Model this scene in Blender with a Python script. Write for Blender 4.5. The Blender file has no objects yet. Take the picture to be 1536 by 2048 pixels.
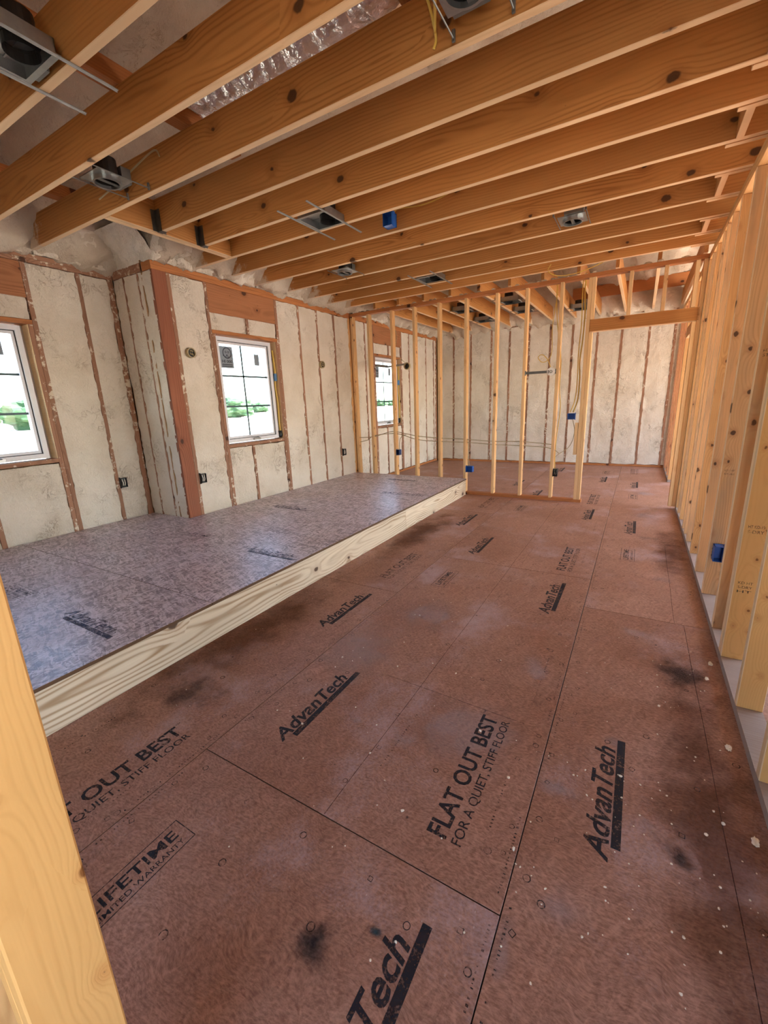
import bpy, bmesh, math, random
from mathutils import Vector, Matrix, noise
random.seed(7)
S = bpy.context.scene
C = S.collection

# ------------------------------------------------------------------ camera
cam = bpy.data.cameras.new('camera')
cam.sensor_fit = 'HORIZONTAL'; cam.sensor_width = 36.0
cam.lens = 36.0 * 847.857 / 1536.0
cam.clip_start = 0.02; cam.clip_end = 1000
cam_ob = bpy.data.objects.new('camera', cam); C.objects.link(cam_ob)
pit, rol, yaw = 0.250826761, 0.0397214641, 0.539462768
cy_, sy_, cp_, sp_, cr_, sr_ = math.cos(yaw), math.sin(yaw), math.cos(pit), math.sin(pit), math.cos(rol), math.sin(rol)
fw = Vector((-sy_*cp_, cy_*cp_, -sp_)); rt = Vector((cy_, sy_, 0)); dn = fw.cross(rt)
r2 = cr_*rt + sr_*dn; d2 = -sr_*rt + cr_*dn
cam_ob.matrix_world = Matrix(((r2.x, -d2.x, -fw.x, 0), (r2.y, -d2.y, -fw.y, 0), (r2.z, -d2.z, -fw.z, 1.35), (0, 0, 0, 1)))
S.camera = cam_ob

# ------------------------------------------------------------------ world, sun, exposure
w = bpy.data.worlds.new('sky'); S.world = w; w.use_nodes = True
nt = w.node_tree; bg = nt.nodes['Background']
sky = nt.nodes.new('ShaderNodeTexSky'); sky.sky_type = 'NISHITA'; sky.sun_disc = False
sky.sun_elevation = math.radians(52); sky.sun_rotation = math.radians(90)
sky.air_density = 1.0; sky.dust_density = 1.2; sky.ozone_density = 1.0
nt.links.new(sky.outputs[0], bg.inputs[0]); bg.inputs[1].default_value = 0.24
sl = bpy.data.lights.new('sun', 'SUN'); sl.energy = 6.0; sl.angle = 0.009; sl.color = (1, .95, .88)
so = bpy.data.objects.new('sun', sl); C.objects.link(so)
so.rotation_euler = Vector((0.60, 0.22, 1.0)).to_track_quat('Z', 'Y').to_euler()
so.location = (10, 4, 12)
for nm, loc, rot, sx, sy in (('portal_back', (0.7, -1.66, 1.1), (math.radians(90), 0, math.radians(180)), 1.8, 2.1),
                             ('portal_right_b', (3.37, 3.7, 1.12), (0, math.radians(90), 0), 2.25, 1.6),
                             ('portal_right_c', (3.37, 7.25, 1.12), (0, math.radians(90), 0), 2.25, 3.7),
                             ('portal_window_1', (-4.88, 1.40, 1.55), (0, math.radians(-90), 0), 1.2, .9),
                             ('portal_window_2', (-4.24, 3.79, 1.55), (0, math.radians(-90), 0), 1.2, .9),
                             ('portal_window_3', (-4.24, 7.07, 1.55), (0, math.radians(-90), 0), 1.2, .9)):
    l = bpy.data.lights.new(nm, 'AREA'); l.shape = 'RECTANGLE'; l.size = sx; l.size_y = sy
    l.cycles.is_portal = True; l.energy = 0.0
    o = bpy.data.objects.new(nm, l); C.objects.link(o); o.location = loc; o.rotation_euler = rot
S.view_settings.view_transform = 'Standard'; S.view_settings.look = 'None'
S.view_settings.gamma = 1.0; S.view_settings.use_curve_mapping = False
S.view_settings.exposure = 2.92
S.cycles.use_denoising = True
S.cycles.max_bounces = 9; S.cycles.diffuse_bounces = 5; S.cycles.adaptive_threshold = 0.04; S.cycles.transparent_max_bounces = 16
S.cycles.sample_clamp_indirect = 8.0

# ------------------------------------------------------------------ material helpers
class NT:
    def __init__(s, name):
        s.m = bpy.data.materials.new(name); s.m.use_nodes = True; s.t = s.m.node_tree
        s.b = s.t.nodes['Principled BSDF']; s.out = s.t.nodes['Material Output']
    def n(s, typ, **kw):
        x = s.t.nodes.new('ShaderNode' + typ)
        for k, v in kw.items(): setattr(x, k, v)
        return x
    def put(s, sock, v):
        if isinstance(v, (int, float)): sock.default_value = v
        elif isinstance(v, (tuple, list)):
            sock.default_value = tuple(v) + ((1,) if len(sock.default_value) == 4 and len(v) == 3 else ())
        else: s.t.links.new(v, sock)
    def math(s, op, a, b=0.0, c=None, clamp=False):
        x = s.n('Math', operation=op, use_clamp=clamp); s.put(x.inputs[0], a); s.put(x.inputs[1], b)
        if c is not None: s.put(x.inputs[2], c)
        return x.outputs[0]
    def vmath(s, op, a, b):
        x = s.n('VectorMath', operation=op); s.put(x.inputs[0], a)
        if op == 'SCALE': s.put(x.inputs[3], b)
        else: s.put(x.inputs[1], b)
        return x.outputs[0]
    def noise(s, vec, scale, detail=3.0, rough=.55, col=False, dist=0.0):
        x = s.n('TexNoise'); s.put(x.inputs['Vector'], vec); x.inputs['Scale'].default_value = scale
        x.inputs['Detail'].default_value = detail; x.inputs['Roughness'].default_value = rough
        x.inputs['Distortion'].default_value = dist
        return x.outputs['Color' if col else 'Fac']
    def voro(s, vec, scale, out='Distance', feature='F1', rnd=1.0):
        x = s.n('TexVoronoi', feature=feature); s.put(x.inputs['Vector'], vec); x.inputs['Scale'].default_value = scale
        x.inputs['Randomness'].default_value = rnd
        return x
    def ramp(s, v, lo, hi, a=0.0, b=1.0, smooth=True):
        x = s.n('MapRange', interpolation_type='SMOOTHSTEP' if smooth else 'LINEAR'); s.put(x.inputs[0], v)
        for i, q in zip((1, 2, 3, 4), (lo, hi, a, b)): s.put(x.inputs[i], q)
        return x.outputs[0]
    def mix(s, f, a, b, mode='MIX'):
        x = s.n('Mix', data_type='RGBA', blend_type=mode); s.put(x.inputs[0], f); s.put(x.inputs[6], a); s.put(x.inputs[7], b)
        return x.outputs[2]
    def sep(s, v):
        x = s.n('SeparateXYZ'); s.put(x.inputs[0], v); return x.outputs
    def comb(s, a, b, c):
        x = s.n('CombineXYZ'); s.put(x.inputs[0], a); s.put(x.inputs[1], b); s.put(x.inputs[2], c); return x.outputs[0]
    def obj(s): return s.n('TexCoord').outputs['Object']
    def rnd(s): return s.n('ObjectInfo').outputs['Random']
    def bump(s, h, strength=.3, dist=.01):
        x = s.n('Bump'); x.inputs['Strength'].default_value = strength; x.inputs['Distance'].default_value = dist
        s.put(x.inputs['Height'], h); s.t.links.new(x.outputs[0], s.b.inputs['Normal'])
    def fin(s, col, rough=.6, metal=0.0, spec=None):
        s.put(s.b.inputs['Base Color'], col); s.put(s.b.inputs['Roughness'], rough); s.put(s.b.inputs['Metallic'], metal)
        if spec is not None: s.b.inputs['Specular IOR Level'].default_value = spec
        return s.m

def hexc(r, g, b):
    f = lambda c: (c/255/12.92) if c/255 <= .04045 else ((c/255+.055)/1.055)**2.4
    return (f(r), f(g), f(b))

def wood(name, light, dark, knot=(0.05, .018, .008), ring=70.0, contrast=.6, tint=.25, rough=.62, knots=.5, over=None, grey=0.0, spray=False, ks=1.0):
    """lumber: growth rings around an offset pith, knots, a tint per board; board length = local X"""
    k = NT(name); o = k.obj(); r = k.rnd()
    r1 = k.math('FRACT', k.math('MULTIPLY', r, 17.31)); r2_ = k.math('FRACT', k.math('MULTIPLY', r, 91.7)); r3 = k.math('FRACT', k.math('MULTIPLY', r, 413.9))
    off = k.comb(k.math('MULTIPLY', r1, 60.0), k.math('MULTIPLY', r2_, 40.0), k.math('MULTIPLY', r3, 50.0))
    x, y, z = k.sep(o)
    p = k.vmath('ADD', o, off)
    wob = k.noise(k.vmath('MULTIPLY', p, (.8, 3.0, 3.0)), 1.0, 2.0, .5, col=True)
    wx, wy, wz = k.sep(wob)
    # knots
    kv = k.n('TexVoronoi', voronoi_dimensions='2D'); kv.inputs['Scale'].default_value = 1.0
    px_, py__, pz_ = k.sep(p); k.put(kv.inputs['Vector'], k.comb(k.math('MULTIPLY', px_, 2.6*ks), k.math('MULTIPLY', k.math('ADD', pz_, k.math('ADD', k.math('MULTIPLY', py__, .4), k.math('MULTIPLY', k.noise(p, 26.0, 2.0), .022))), 3.6*ks), 0.0))
    kd = kv.outputs['Distance']; kc = k.sep(kv.outputs['Color'])[0]
    ksel = k.math('LESS_THAN', kc, knots)
    kn = k.math('MULTIPLY', k.ramp(k.math('ADD', kd, k.math('MULTIPLY_ADD', kc, .10, -.02)), .085, .05), ksel)
    kring = k.math('MULTIPLY', k.math('MULTIPLY', k.math('EXPONENT', k.math('MULTIPLY', kd, -7.0)), ksel), .05)
    yy = k.math('ADD', k.math('ADD', y, k.math('MULTIPLY_ADD', wy, .16, -.08)), k.math('MULTIPLY_ADD', r1, .05, .01))
    zz = k.math('ADD', k.math('ADD', z, k.math('MULTIPLY_ADD', wz, .14, -.07)), k.math('MULTIPLY_ADD', r2_, .12, -.06))
    rad = k.math('SQRT', k.math('ADD', k.math('MULTIPLY', yy, yy), k.math('MULTIPLY', zz, zz)))
    rad = k.math('ADD', rad, kring)
    fine = k.noise(k.vmath('MULTIPLY', p, (3.0, 60.0, 60.0)), 1.0, 3.0, .6)
    ph = k.math('MULTIPLY', k.math('ADD', rad, k.math('MULTIPLY', fine, .0035)), ring*6.283)
    rg = k.math('POWER', k.math('MULTIPLY_ADD', k.math('SINE', ph), .5, .5), 2.6)
    fade = k.math('MULTIPLY', k.ramp(k.noise(k.vmath('MULTIPLY', p, (1.2, 5, 7)), 1.0, 2.0), .35, .65, .25, 1.0), k.math('MULTIPLY_ADD', r2_, .9, .6))
    g = k.math('MULTIPLY', k.math('MULTIPLY', rg, fade), contrast)
    g = k.math('ADD', g, k.math('MULTIPLY_ADD', fine, .5, -.2), clamp=True)
    col = k.mix(g, light, dark)
    mot = k.noise(k.vmath('MULTIPLY', p, (1.1, 4, 4)), 1.0, 3.0)
    bright = k.math('ADD', k.math('MULTIPLY_ADD', r3, tint, 1 - tint*.5), k.math('MULTIPLY_ADD', mot, .5, -.25))
    col = k.mix(1.0, col, k.comb(bright, bright, bright), 'MULTIPLY')
    if grey > 0:
        gf = k.math('MULTIPLY', k.ramp(k.noise(k.vmath('MULTIPLY', p, (1.5, 9, 9)), 1.0, 3.0), .45, .75), grey)
        col = k.mix(gf, col, hexc(150, 138, 120))
    halo = k.math('MULTIPLY', k.ramp(kd, .22, .06), ksel)
    col = k.mix(k.math('MULTIPLY', halo, .35), col, k.mix(1.0, dark, (.8, .6, .5), 'MULTIPLY'))
    col = k.mix(k.math('MULTIPLY', kn, .88), col, knot)
    # small nail / pitch spots
    sp = k.voro(k.vmath('MULTIPLY', p, (7, 4, 14)), 1.0)
    sf = k.math('MULTIPLY', k.ramp(sp.outputs['Distance'], .07, .04), k.math('LESS_THAN', k.sep(sp.outputs['Color'])[1], .12))
    col = k.mix(k.math('MULTIPLY', sf, .7), col, (.04, .02, .01))
    if over:
        ov = k.noise(p, 22.0, 5.0, .65)
        lo = k.noise(k.vmath('MULTIPLY', p, (1.4, 3, 3)), 1.0, 2.0)
        col = k.mix(k.ramp(k.math('ADD', ov, k.math('MULTIPLY', lo, .55)), .84, .95), col, over)
    if spray:
        gp = k.n('NewGeometry').outputs['Position']; gx, gy, gz = k.sep(gp)
        dist = k.math('MINIMUM', k.math('ADD', gx, k.math('MULTIPLY_ADD', k.math('LESS_THAN', gy, 2.3), .62, 4.03)), k.math('SUBTRACT', 9.32, gy))
        sm = k.math('ADD', k.math('MULTIPLY', dist, -2.6), k.math('MULTIPLY_ADD', k.noise(gp, 7.0, 5.0, .65), 2.4, -.55))
        col = k.mix(k.ramp(sm, .0, .35, 0.0, .85), col, hexc(214, 200, 178))
    k.bump(k.math('ADD', k.math('MULTIPLY', rg, -.3), fine), .12, .004)
    return k.fin(col, rough, spec=.3)

M = {}
M['joist'] = wood('joist_lumber', hexc(192, 134, 74), hexc(140, 86, 38), ring=52, contrast=.5, tint=.3, knots=.55, spray=True)
M['joist_edge'] = wood('joist_edge_lumber', hexc(236, 202, 158), hexc(212, 172, 124), ring=50, contrast=.3, tint=.15, knots=.2, spray=True)  # paler narrow faces: sapwood, plus the light on the undersides put into the colour
M['stud'] = wood('stud_lumber', hexc(214, 168, 112), hexc(172, 122, 70), ring=90, contrast=.5, tint=.25, knots=.5, ks=1.8)
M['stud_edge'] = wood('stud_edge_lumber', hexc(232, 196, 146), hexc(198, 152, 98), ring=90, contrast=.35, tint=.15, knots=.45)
M['stud_right'] = wood('pale_stud_lumber', hexc(216, 174, 126), hexc(182, 136, 88), ring=80, contrast=.4, tint=.25, knots=.5, grey=.55, ks=1.7)
M['right_lit_edge'] = wood('window_lit_edge_lumber', hexc(244, 216, 174), hexc(216, 176, 124), ring=90, contrast=.3, tint=.12, knots=.35)  # window light on the room-side stud edges put into this paler colour
M['post'] = wood('spruce_post_lumber', hexc(226, 178, 112), hexc(206, 154, 90), knot=hexc(120, 74, 34), ring=110, contrast=.3, tint=.1, knots=.85, ks=2.9)
M['wall_stud'] = wood('weathered_wall_stud_lumber', hexc(160, 118, 92), hexc(118, 80, 60), ring=80, contrast=.5, tint=.3, knots=.4, over=hexc(222, 210, 188))
M['header'] = wood('header_lumber', hexc(178, 120, 80), hexc(134, 84, 52), ring=50, contrast=.5, tint=.2, knots=.5)
M['corner'] = wood('red_corner_lumber', hexc(150, 92, 66), hexc(116, 66, 44), ring=60, contrast=.4, tint=.1, knots=.3)
M['plate'] = wood('red_plate_lumber', hexc(186, 122, 72), hexc(140, 82, 46), ring=70, contrast=.5, tint=.2, knots=.3)
M['sill_plate'] = wood('dusty_sill_plate_lumber', hexc(172, 158, 148), hexc(140, 120, 108), ring=70, contrast=.4, tint=.15, knots=.2)
M['rim'] = wood('pale_rim_lumber', hexc(220, 204, 176), hexc(166, 136, 102), ring=48, contrast=.8, tint=.08, knots=.5, rough=.6)

def osb(name, cols, dust, dust_amt, flake_c=.6, rough=.55, stain=(.07, .03, .02), stain_amt=.5):
    k = NT(name); o = k.obj(); r = k.rnd()
    off = k.comb(k.math('MULTIPLY', r, 37.0), k.math('MULTIPLY', r, 91.0), 0.0)
    p = k.vmath('ADD', o, off)
    warp = k.noise(p, 4.0, 2.0, col=True)
    pw = k.vmath('ADD', p, k.vmath('SCALE', k.vmath('SUBTRACT', warp, (.5, .5, .5)), .10))
    def flakes(ang, sc, asp):
        m = k.n('Mapping'); k.put(m.inputs['Vector'], pw); m.inputs['Rotation'].default_value = (0, 0, ang)
        v = k.vmath('MULTIPLY', m.outputs[0], (sc, sc*asp, sc))
        vo = k.voro(v, 1.0)
        return k.sep(vo.outputs['Color'])[0]
    f1, f2, f3 = flakes(.3, 13, 6.0), flakes(1.35, 12, 7.0), flakes(-.75, 15, 6.0)
    sel = k.noise(p, 26.0, 2.0)
    f = k.math('ADD', k.math('MULTIPLY', f1, .4), k.math('ADD', k.math('MULTIPLY', f2, .35), k.math('MULTIPLY', f3, .25)))
    grain = k.noise(k.vmath('MULTIPLY', pw, (160.0, 60.0, 1.0)), 1.0, 3.0, .65)
    def strands(ang, sc, asp, lo, hi):
        m = k.n('Mapping'); k.put(m.inputs['Vector'], pw); m.inputs['Rotation'].default_value = (0, 0, ang)
        return k.ramp(k.noise(k.vmath('MULTIPLY', m.outputs[0], (sc, sc*asp, 1.0)), 1.0, 2.0, .5), lo, hi)
    st = k.math('MAXIMUM', strands(.5, 11, 6.5, .60, .74), k.math('MAXIMUM', strands(1.5, 12, 6.0, .60, .74), strands(-.6, 10, 7.0, .60, .74)))
    sd = k.math('MAXIMUM', strands(.2, 10, 7.0, .64, .76), strands(2.2, 11, 7.0, .64, .76))
    f = k.math('ADD', k.math('MULTIPLY', k.math('SUBTRACT', f, .5), flake_c*.45), k.math('MULTIPLY_ADD', grain, .9, .05))
    f = k.math('ADD', f, k.math('MULTIPLY', k.math('SUBTRACT', st, sd), flake_c*.30))
    col = k.mix(k.ramp(f, .2, .8), cols[0], cols[1])
    big = k.noise(p, 1.3, 4.0, .6)
    col = k.mix(k.ramp(big, .38, .68), col, k.mix(1.0, col, cols[2], 'MULTIPLY'))
    d = k.noise(k.vmath('ADD', p, (5, 3, 0)), 1.7, 5.0, .62)
    dd = k.noise(p, 120.0, 3.0, .7)
    df = k.math('MULTIPLY', k.ramp(k.math('ADD', d, k.math('MULTIPLY_ADD', dd, .3, -.15)), .50, .78), dust_amt)
    col = k.mix(df, col, dust)
    s = k.noise(k.vmath('ADD', p, (11, 7, 0)), 2.6, 6.0, .68)
    col = k.mix(k.math('MULTIPLY', k.ramp(s, .62, .78), stain_amt), col, stain)
    sp = k.voro(p, 9.0); 
    sf = k.math('MULTIPLY', k.ramp(sp.outputs['Distance'], .07, .035), k.math('LESS_THAN', k.sep(sp.outputs['Color'])[1], .3))
    col = k.mix(k.math('MULTIPLY', sf, .8), col, (.02, .012, .01))
    wf = k.voro(k.vmath('MULTIPLY', p, (1.0, 1.8, 1.0)), 55.0)
    wm = k.math('MULTIPLY', k.math('MULTIPLY', k.ramp(wf.outputs['Distance'], .22, .10), k.math('LESS_THAN', k.sep(wf.outputs['Color'])[0], .10)), k.ramp(d, .40, .62))
    col = k.mix(k.math('MULTIPLY', wm, .5), col, hexc(214, 198, 190))
    k.bump(k.math('ADD', f, k.math('MULTIPLY', dd, .5)), .10, .004)
    return k.fin(col, k.math('MULTIPLY_ADD', d, .25, rough - .12), spec=.45)

M['floor_panel'] = osb('red_brown_subfloor_panel', (hexc(128, 88, 70), hexc(194, 150, 128), (.84, .76, .70)), hexc(186, 162, 162), .95, flake_c=.38)
M['deck_panel'] = osb('sky_tinted_osb_panel', (hexc(122, 108, 118), hexc(226, 216, 224), (.92, .86, .84)), hexc(190, 182, 196), .6, flake_c=1.6, rough=.36, stain_amt=.25)  # violet sheen of the sky in the windows put into the panel colour
M['plywood'] = osb('plain_sheathing', (hexc(150, 112, 70), hexc(190, 150, 100), (.8, .75, .7)), hexc(190, 170, 140), .3)
M['panel_edge'] = NT('panel_edge_brown').fin(hexc(92, 66, 42), .8)
M['sub'] = NT('dark_gap').fin(hexc(46, 26, 18), .9)

def foam_mat(name, c1, c2):
    k = NT(name); p = k.obj(); geo = k.n('NewGeometry').outputs['Position']
    n1 = k.noise(geo, 2.2, 4.0, .6); n2 = k.noise(geo, 30.0, 4.0, .65); n3 = k.noise(geo, 9.0, 5.0, .7, dist=.8)
    col = k.mix(k.ramp(n1, .35, .68), c1, c2)
    crease = k.ramp(k.math('ABSOLUTE', k.math('SUBTRACT', n3, .5)), .0, .022, 1.0, 0.0)
    cm = k.math('MULTIPLY', crease, k.ramp(k.noise(geo, 3.1, 2.0), .5, .66))
    col = k.mix(k.math('MULTIPLY', cm, .55), col, hexc(168, 142, 104))
    pit = k.ramp(k.noise(geo, 55.0, 2.0), .70, .76)
    col = k.mix(k.math('MULTIPLY', pit, .35), col, hexc(150, 120, 90))
    h = k.math('ADD', k.math('MULTIPLY', n2, .8), k.math('SUBTRACT', k.math('MULTIPLY', n3, .9), k.math('MULTIPLY', cm, .5)))
    k.bump(k.math('ADD', h, k.math('MULTIPLY', k.noise(geo, 64.0, 3.0, .6), .5)), .8, .014)
    return k.fin(col, .75, spec=.25)
M['foam'] = foam_mat('cream_spray_foam', hexc(230, 221, 205), hexc(218, 207, 188))
M['shaded_foam'] = foam_mat('shaded_spray_foam', hexc(214, 202, 182), hexc(198, 182, 160))  # same foam as the walls, darkened: roof shade put into the colour

def ink(name, col, lo=.40, hi=.56, sc=26.0):
    k = NT(name); geo = k.n('NewGeometry').outputs['Position']
    a = k.ramp(k.math('ADD', k.math('MULTIPLY', k.noise(geo, sc, 5.0, .7), .6), k.math('MULTIPLY', k.noise(geo, 150.0, 2.0), .4)), lo, hi, .9, .12)
    k.put(k.b.inputs['Alpha'], a)
    return k.fin(col, .6, spec=.3)
M['ink'] = ink('black_floor_ink', (.018, .019, .026), .50, .66)
M['ink_faint'] = ink('faint_floor_ink', (.03, .028, .03), .42, .60)
M['ink_blue'] = ink('blue_black_deck_ink', (.03, .036, .09), .44, .62)
M['stamp'] = ink('grade_stamp_ink', (.06, .045, .03), .46, .62)
M['chalk'] = ink('dark_red_chalk', (.05, .012, .01), .46, .66)
def stain_mat(name, col, mx, sc=9.0):
    k = NT(name); o = k.obj()
    ln = k.n('VectorMath', operation='LENGTH'); k.put(ln.inputs[0], o)
    geo = k.n('NewGeometry').outputs['Position']
    a = k.math('SUBTRACT', 1.0, ln.outputs['Value'])
    a = k.math('ADD', a, k.math('MULTIPLY_ADD', k.noise(geo, sc, 5.0, .7), 1.6, -1.0))
    k.put(k.b.inputs['Alpha'], k.ramp(a, .0, .75, 0.0, mx))
    return k.fin(col, .8, spec=.2)
M['stain_dark'] = stain_mat('dark_damp_stain', (.03, .028, .03), .85)
M['stain_white'] = stain_mat('white_dust_smear', hexc(196, 178, 176), .38, 9.0)
M['tint_brown'] = stain_mat('brown_floor_tint', hexc(104, 58, 26), .55, 4.0)  # browner strips along the platform foot and the right wall
M['stain_teal'] = stain_mat('teal_smudge', hexc(52, 78, 84), .8, 20.0)

def plain(name, col, rough=.5, metal=0.0, var=.12, sc=20.0, spec=None):
    k = NT(name); v = k.math('MULTIPLY_ADD', k.noise(k.obj(), sc, 3.0), var*2, 1 - var)
    return k.fin(k.mix(1.0, col, k.comb(v, v, v), 'MULTIPLY'), rough, metal, spec)
def crinkle(name, col, rough, metal, sc=30, strength=.9):
    k = NT(name); geo = k.n('NewGeometry').outputs['Position']
    v = k.voro(geo, sc); k.bump(k.math('ADD', v.outputs['Distance'], k.noise(geo, sc*1.7, 3.0, .6)), strength, .02)
    return k.fin(col, rough, metal)
M['galv'] = plain('galvanised_steel', hexc(160, 162, 160), .34, .9, .2, 30)
M['galv_dull'] = plain('dull_grey_steel', hexc(120, 120, 116), .5, .7, .2, 30)
M['can'] = plain('dark_lamp_can', hexc(46, 44, 42), .4, .5)
M['hanger'] = plain('dark_joist_hanger_steel', hexc(96, 96, 92), .45, .8, .25, 40)
M['foil'] = crinkle('silver_duct_foil', hexc(232, 224, 222), .26, .65, 16, .7)
M['blue'] = plain('blue_box_plastic', hexc(28, 92, 176), .4, 0, .08)
M['navy'] = plain('dark_blue_box_plastic', hexc(34, 60, 110), .4, 0, .08)
M['black'] = plain('black_box_plastic', hexc(26, 27, 28), .45, 0, .1)
M['wire'] = plain('yellow_cable_sheath', hexc(214, 180, 84), .45, 0, .1)
M['wire_grey'] = plain('dusty_tan_cable_sheath', hexc(176, 160, 120), .5, 0, .1)
M['wire_white'] = plain('white_cable_sheath', hexc(226, 220, 206), .45, 0, .06)
M['vinyl'] = plain('white_window_vinyl', hexc(226, 228, 232), .35, 0, .03)
M['muntin'] = plain('dark_muntin_bar', hexc(52, 74, 80), .4, .2)
M['dark_seal'] = plain('dark_rubber_seal', hexc(40, 38, 38), .7)
M['white_plastic'] = plain('white_plastic', hexc(236, 234, 228), .4, 0, .04)
M['tape'] = plain('blue_tape', hexc(70, 120, 170), .5, 0, .1)
M['wrap'] = plain('white_house_wrap', hexc(226, 224, 226), .5, 0, .06)
M['pale_wood'] = wood('pale_jamb_lumber', hexc(226, 196, 152), hexc(196, 156, 108), ring=90, contrast=.3, knots=.2)
M['paper'] = plain('grey_sticker_film', hexc(128, 140, 150), .5, 0, .04)
M['sticker_ink'] = plain('sticker_print_ink', hexc(44, 52, 66), .5, 0, .02)
M['crumb'] = plain('white_foam_crumb', hexc(238, 228, 208), .8, 0, .06)
def glass_mat():
    k = NT('window_glass'); t = k.t
    tr = k.n('BsdfTransparent'); tr.inputs[0].default_value = (.96, .985, .98, 1)
    gl = k.n('BsdfGlossy'); gl.inputs['Roughness'].default_value = .02
    fr = k.n('Fresnel'); fr.inputs[0].default_value = 1.45
    mx = k.n('MixShader'); fac = k.math('MULTIPLY', fr.outputs[0], k.math('SUBTRACT', 1.0, k.n('NewGeometry').outputs['Backfacing'])); t.links.new(fac, mx.inputs[0]); t.links.new(tr.outputs[0], mx.inputs[1]); t.links.new(gl.outputs[0], mx.inputs[2])
    t.links.new(mx.outputs[0], k.out.inputs[0]); return k.m
M['glass'] = glass_mat()
def ground_mat():
    k = NT('pale_sandy_ground'); g = k.n('NewGeometry').outputs['Position']
    c = k.mix(k.ramp(k.noise(g, .15, 5.0, .6), .4, .65), hexc(206, 200, 186), hexc(190, 184, 166))
    return k.fin(k.mix(k.ramp(k.noise(g, 1.2, 4.0), .6, .75), c, hexc(170, 150, 118)), .95, spec=.1)
M['ground'] = ground_mat()
def leaf_mat():
    k = NT('green_tree_leaves'); g = k.n('NewGeometry').outputs['Position']
    return k.fin(k.mix(k.noise(g, 1.6, 4.0, .7), hexc(26, 54, 34), hexc(64, 96, 58)), .8)
M['leaf'] = leaf_mat()
M['bark'] = plain('brown_bark', hexc(96, 78, 60), .9)

# ------------------------------------------------------------------ mesh helpers
class MB:
    def __init__(s): s.v = []; s.f = []; s.mi = []
    def add(s, vs, fs, mi=0, M4=None):
        b = len(s.v)
        s.v += [tuple(M4 @ Vector(q)) if M4 is not None else tuple(q) for q in vs]
        s.f += [tuple(i+b for i in f) for f in fs]; s.mi += [mi]*len(fs)
    def box(s, x0, x1, y0, y1, z0, z1, mi=0, M4=None):
        s.add([(x0,y0,z0),(x1,y0,z0),(x1,y1,z0),(x0,y1,z0),(x0,y0,z1),(x1,y0,z1),(x1,y1,z1),(x0,y1,z1)],
              [(0,3,2,1),(4,5,6,7),(0,1,5,4),(1,2,6,5),(2,3,7,6),(3,0,4,7)], mi, M4)
    def tube(s, pts, r, seg=8, mi=0, rfun=None, caps=True):
        pts = [Vector(p) for p in pts]; n = len(pts); b = len(s.v); up = Vector((.13, .21, .97))
        for i, p in enumerate(pts):
            t = (pts[min(i+1, n-1)] - pts[max(i-1, 0)]).normalized()
            a = t.cross(up)
            if a.length < .05: a = t.cross(Vector((1, 0, 0)))
            a.normalize(); c = t.cross(a)
            for j in range(seg):
                th = 2*math.pi*j/seg; rr = r if rfun is None else rfun(i, th)
                s.v.append(tuple(p + (a*math.cos(th) + c*math.sin(th))*rr))
        for i in range(n-1):
            for j in range(seg):
                s.f.append((b+i*seg+j, b+i*seg+(j+1) % seg, b+(i+1)*seg+(j+1) % seg, b+(i+1)*seg+j)); s.mi.append(mi)
        if caps:
            s.f.append(tuple(b+j for j in reversed(range(seg)))); s.mi.append(mi)
            s.f.append(tuple(b+(n-1)*seg+j for j in range(seg))); s.mi.append(mi)
    def ring(s, c, r0, r1, z0, z1, seg=28, mi=0, M4=None):
        vs = []; fs = []
        for j in range(seg):
            a = 2*math.pi*j/seg; ca, sa = math.cos(a), math.sin(a)
            for rr, zz in ((r0, z0), (r1, z0), (r1, z1), (r0, z1)): vs.append((c[0]+rr*ca, c[1]+rr*sa, zz))
        for j in range(seg):
            k = (j+1) % seg
            for q in range(4): fs.append((4*j+q, 4*k+q, 4*k+(q+1) % 4, 4*j+(q+1) % 4))
        s.add(vs, fs, mi, M4)
    def cyl(s, c, r, z0, z1, seg=24, mi=0, M4=None, bottom=True):
        vs = [(c[0]+r*math.cos(2*math.pi*j/seg), c[1]+r*math.sin(2*math.pi*j/seg), z) for z in (z0, z1) for j in range(seg)]
        fs = [(j, (j+1) % seg, seg+(j+1) % seg, seg+j) for j in range(seg)] + [tuple(seg+j for j in range(seg))]
        if bottom: fs.append(tuple(reversed(range(seg))))
        s.add(vs, fs, mi, M4)
    def mesh(s, name, mats, smooth=False):
        me = bpy.data.meshes.new(name); me.from_pydata(s.v, [], s.f)
        for m in mats: me.materials.append(m)
        me.polygons.foreach_set('material_index', s.mi)
        if smooth: me.polygons.foreach_set('use_smooth', [True]*len(me.polygons))
        me.update(); return me
    def build(s, name, mats, parent=None, smooth=False, **kw):
        return link(name, s.mesh(name, mats if isinstance(mats, (list, tuple)) else [mats], smooth), parent, **kw)

def link(name, data, parent=None, loc=(0, 0, 0), mat=None):
    o = bpy.data.objects.new(name, data); C.objects.link(o)
    if parent is not None: o.parent = parent
    if mat is None: mat = Matrix.Translation(loc)
    setm(o, mat)
    return o
ML = {}
def setm(o, mat): o.matrix_basis = mat; ML[o.name] = mat.copy()
def tag(o, label=None, cat=None, group=None, kind=None):
    if label: o['label'] = label
    if cat: o['category'] = cat
    if group: o['group'] = group
    if kind: o['kind'] = kind
    return o
def thing(name, label, cat, loc=(0, 0, 0), group=None):
    return tag(link(name, None, None, loc), label, cat, group)

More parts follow.
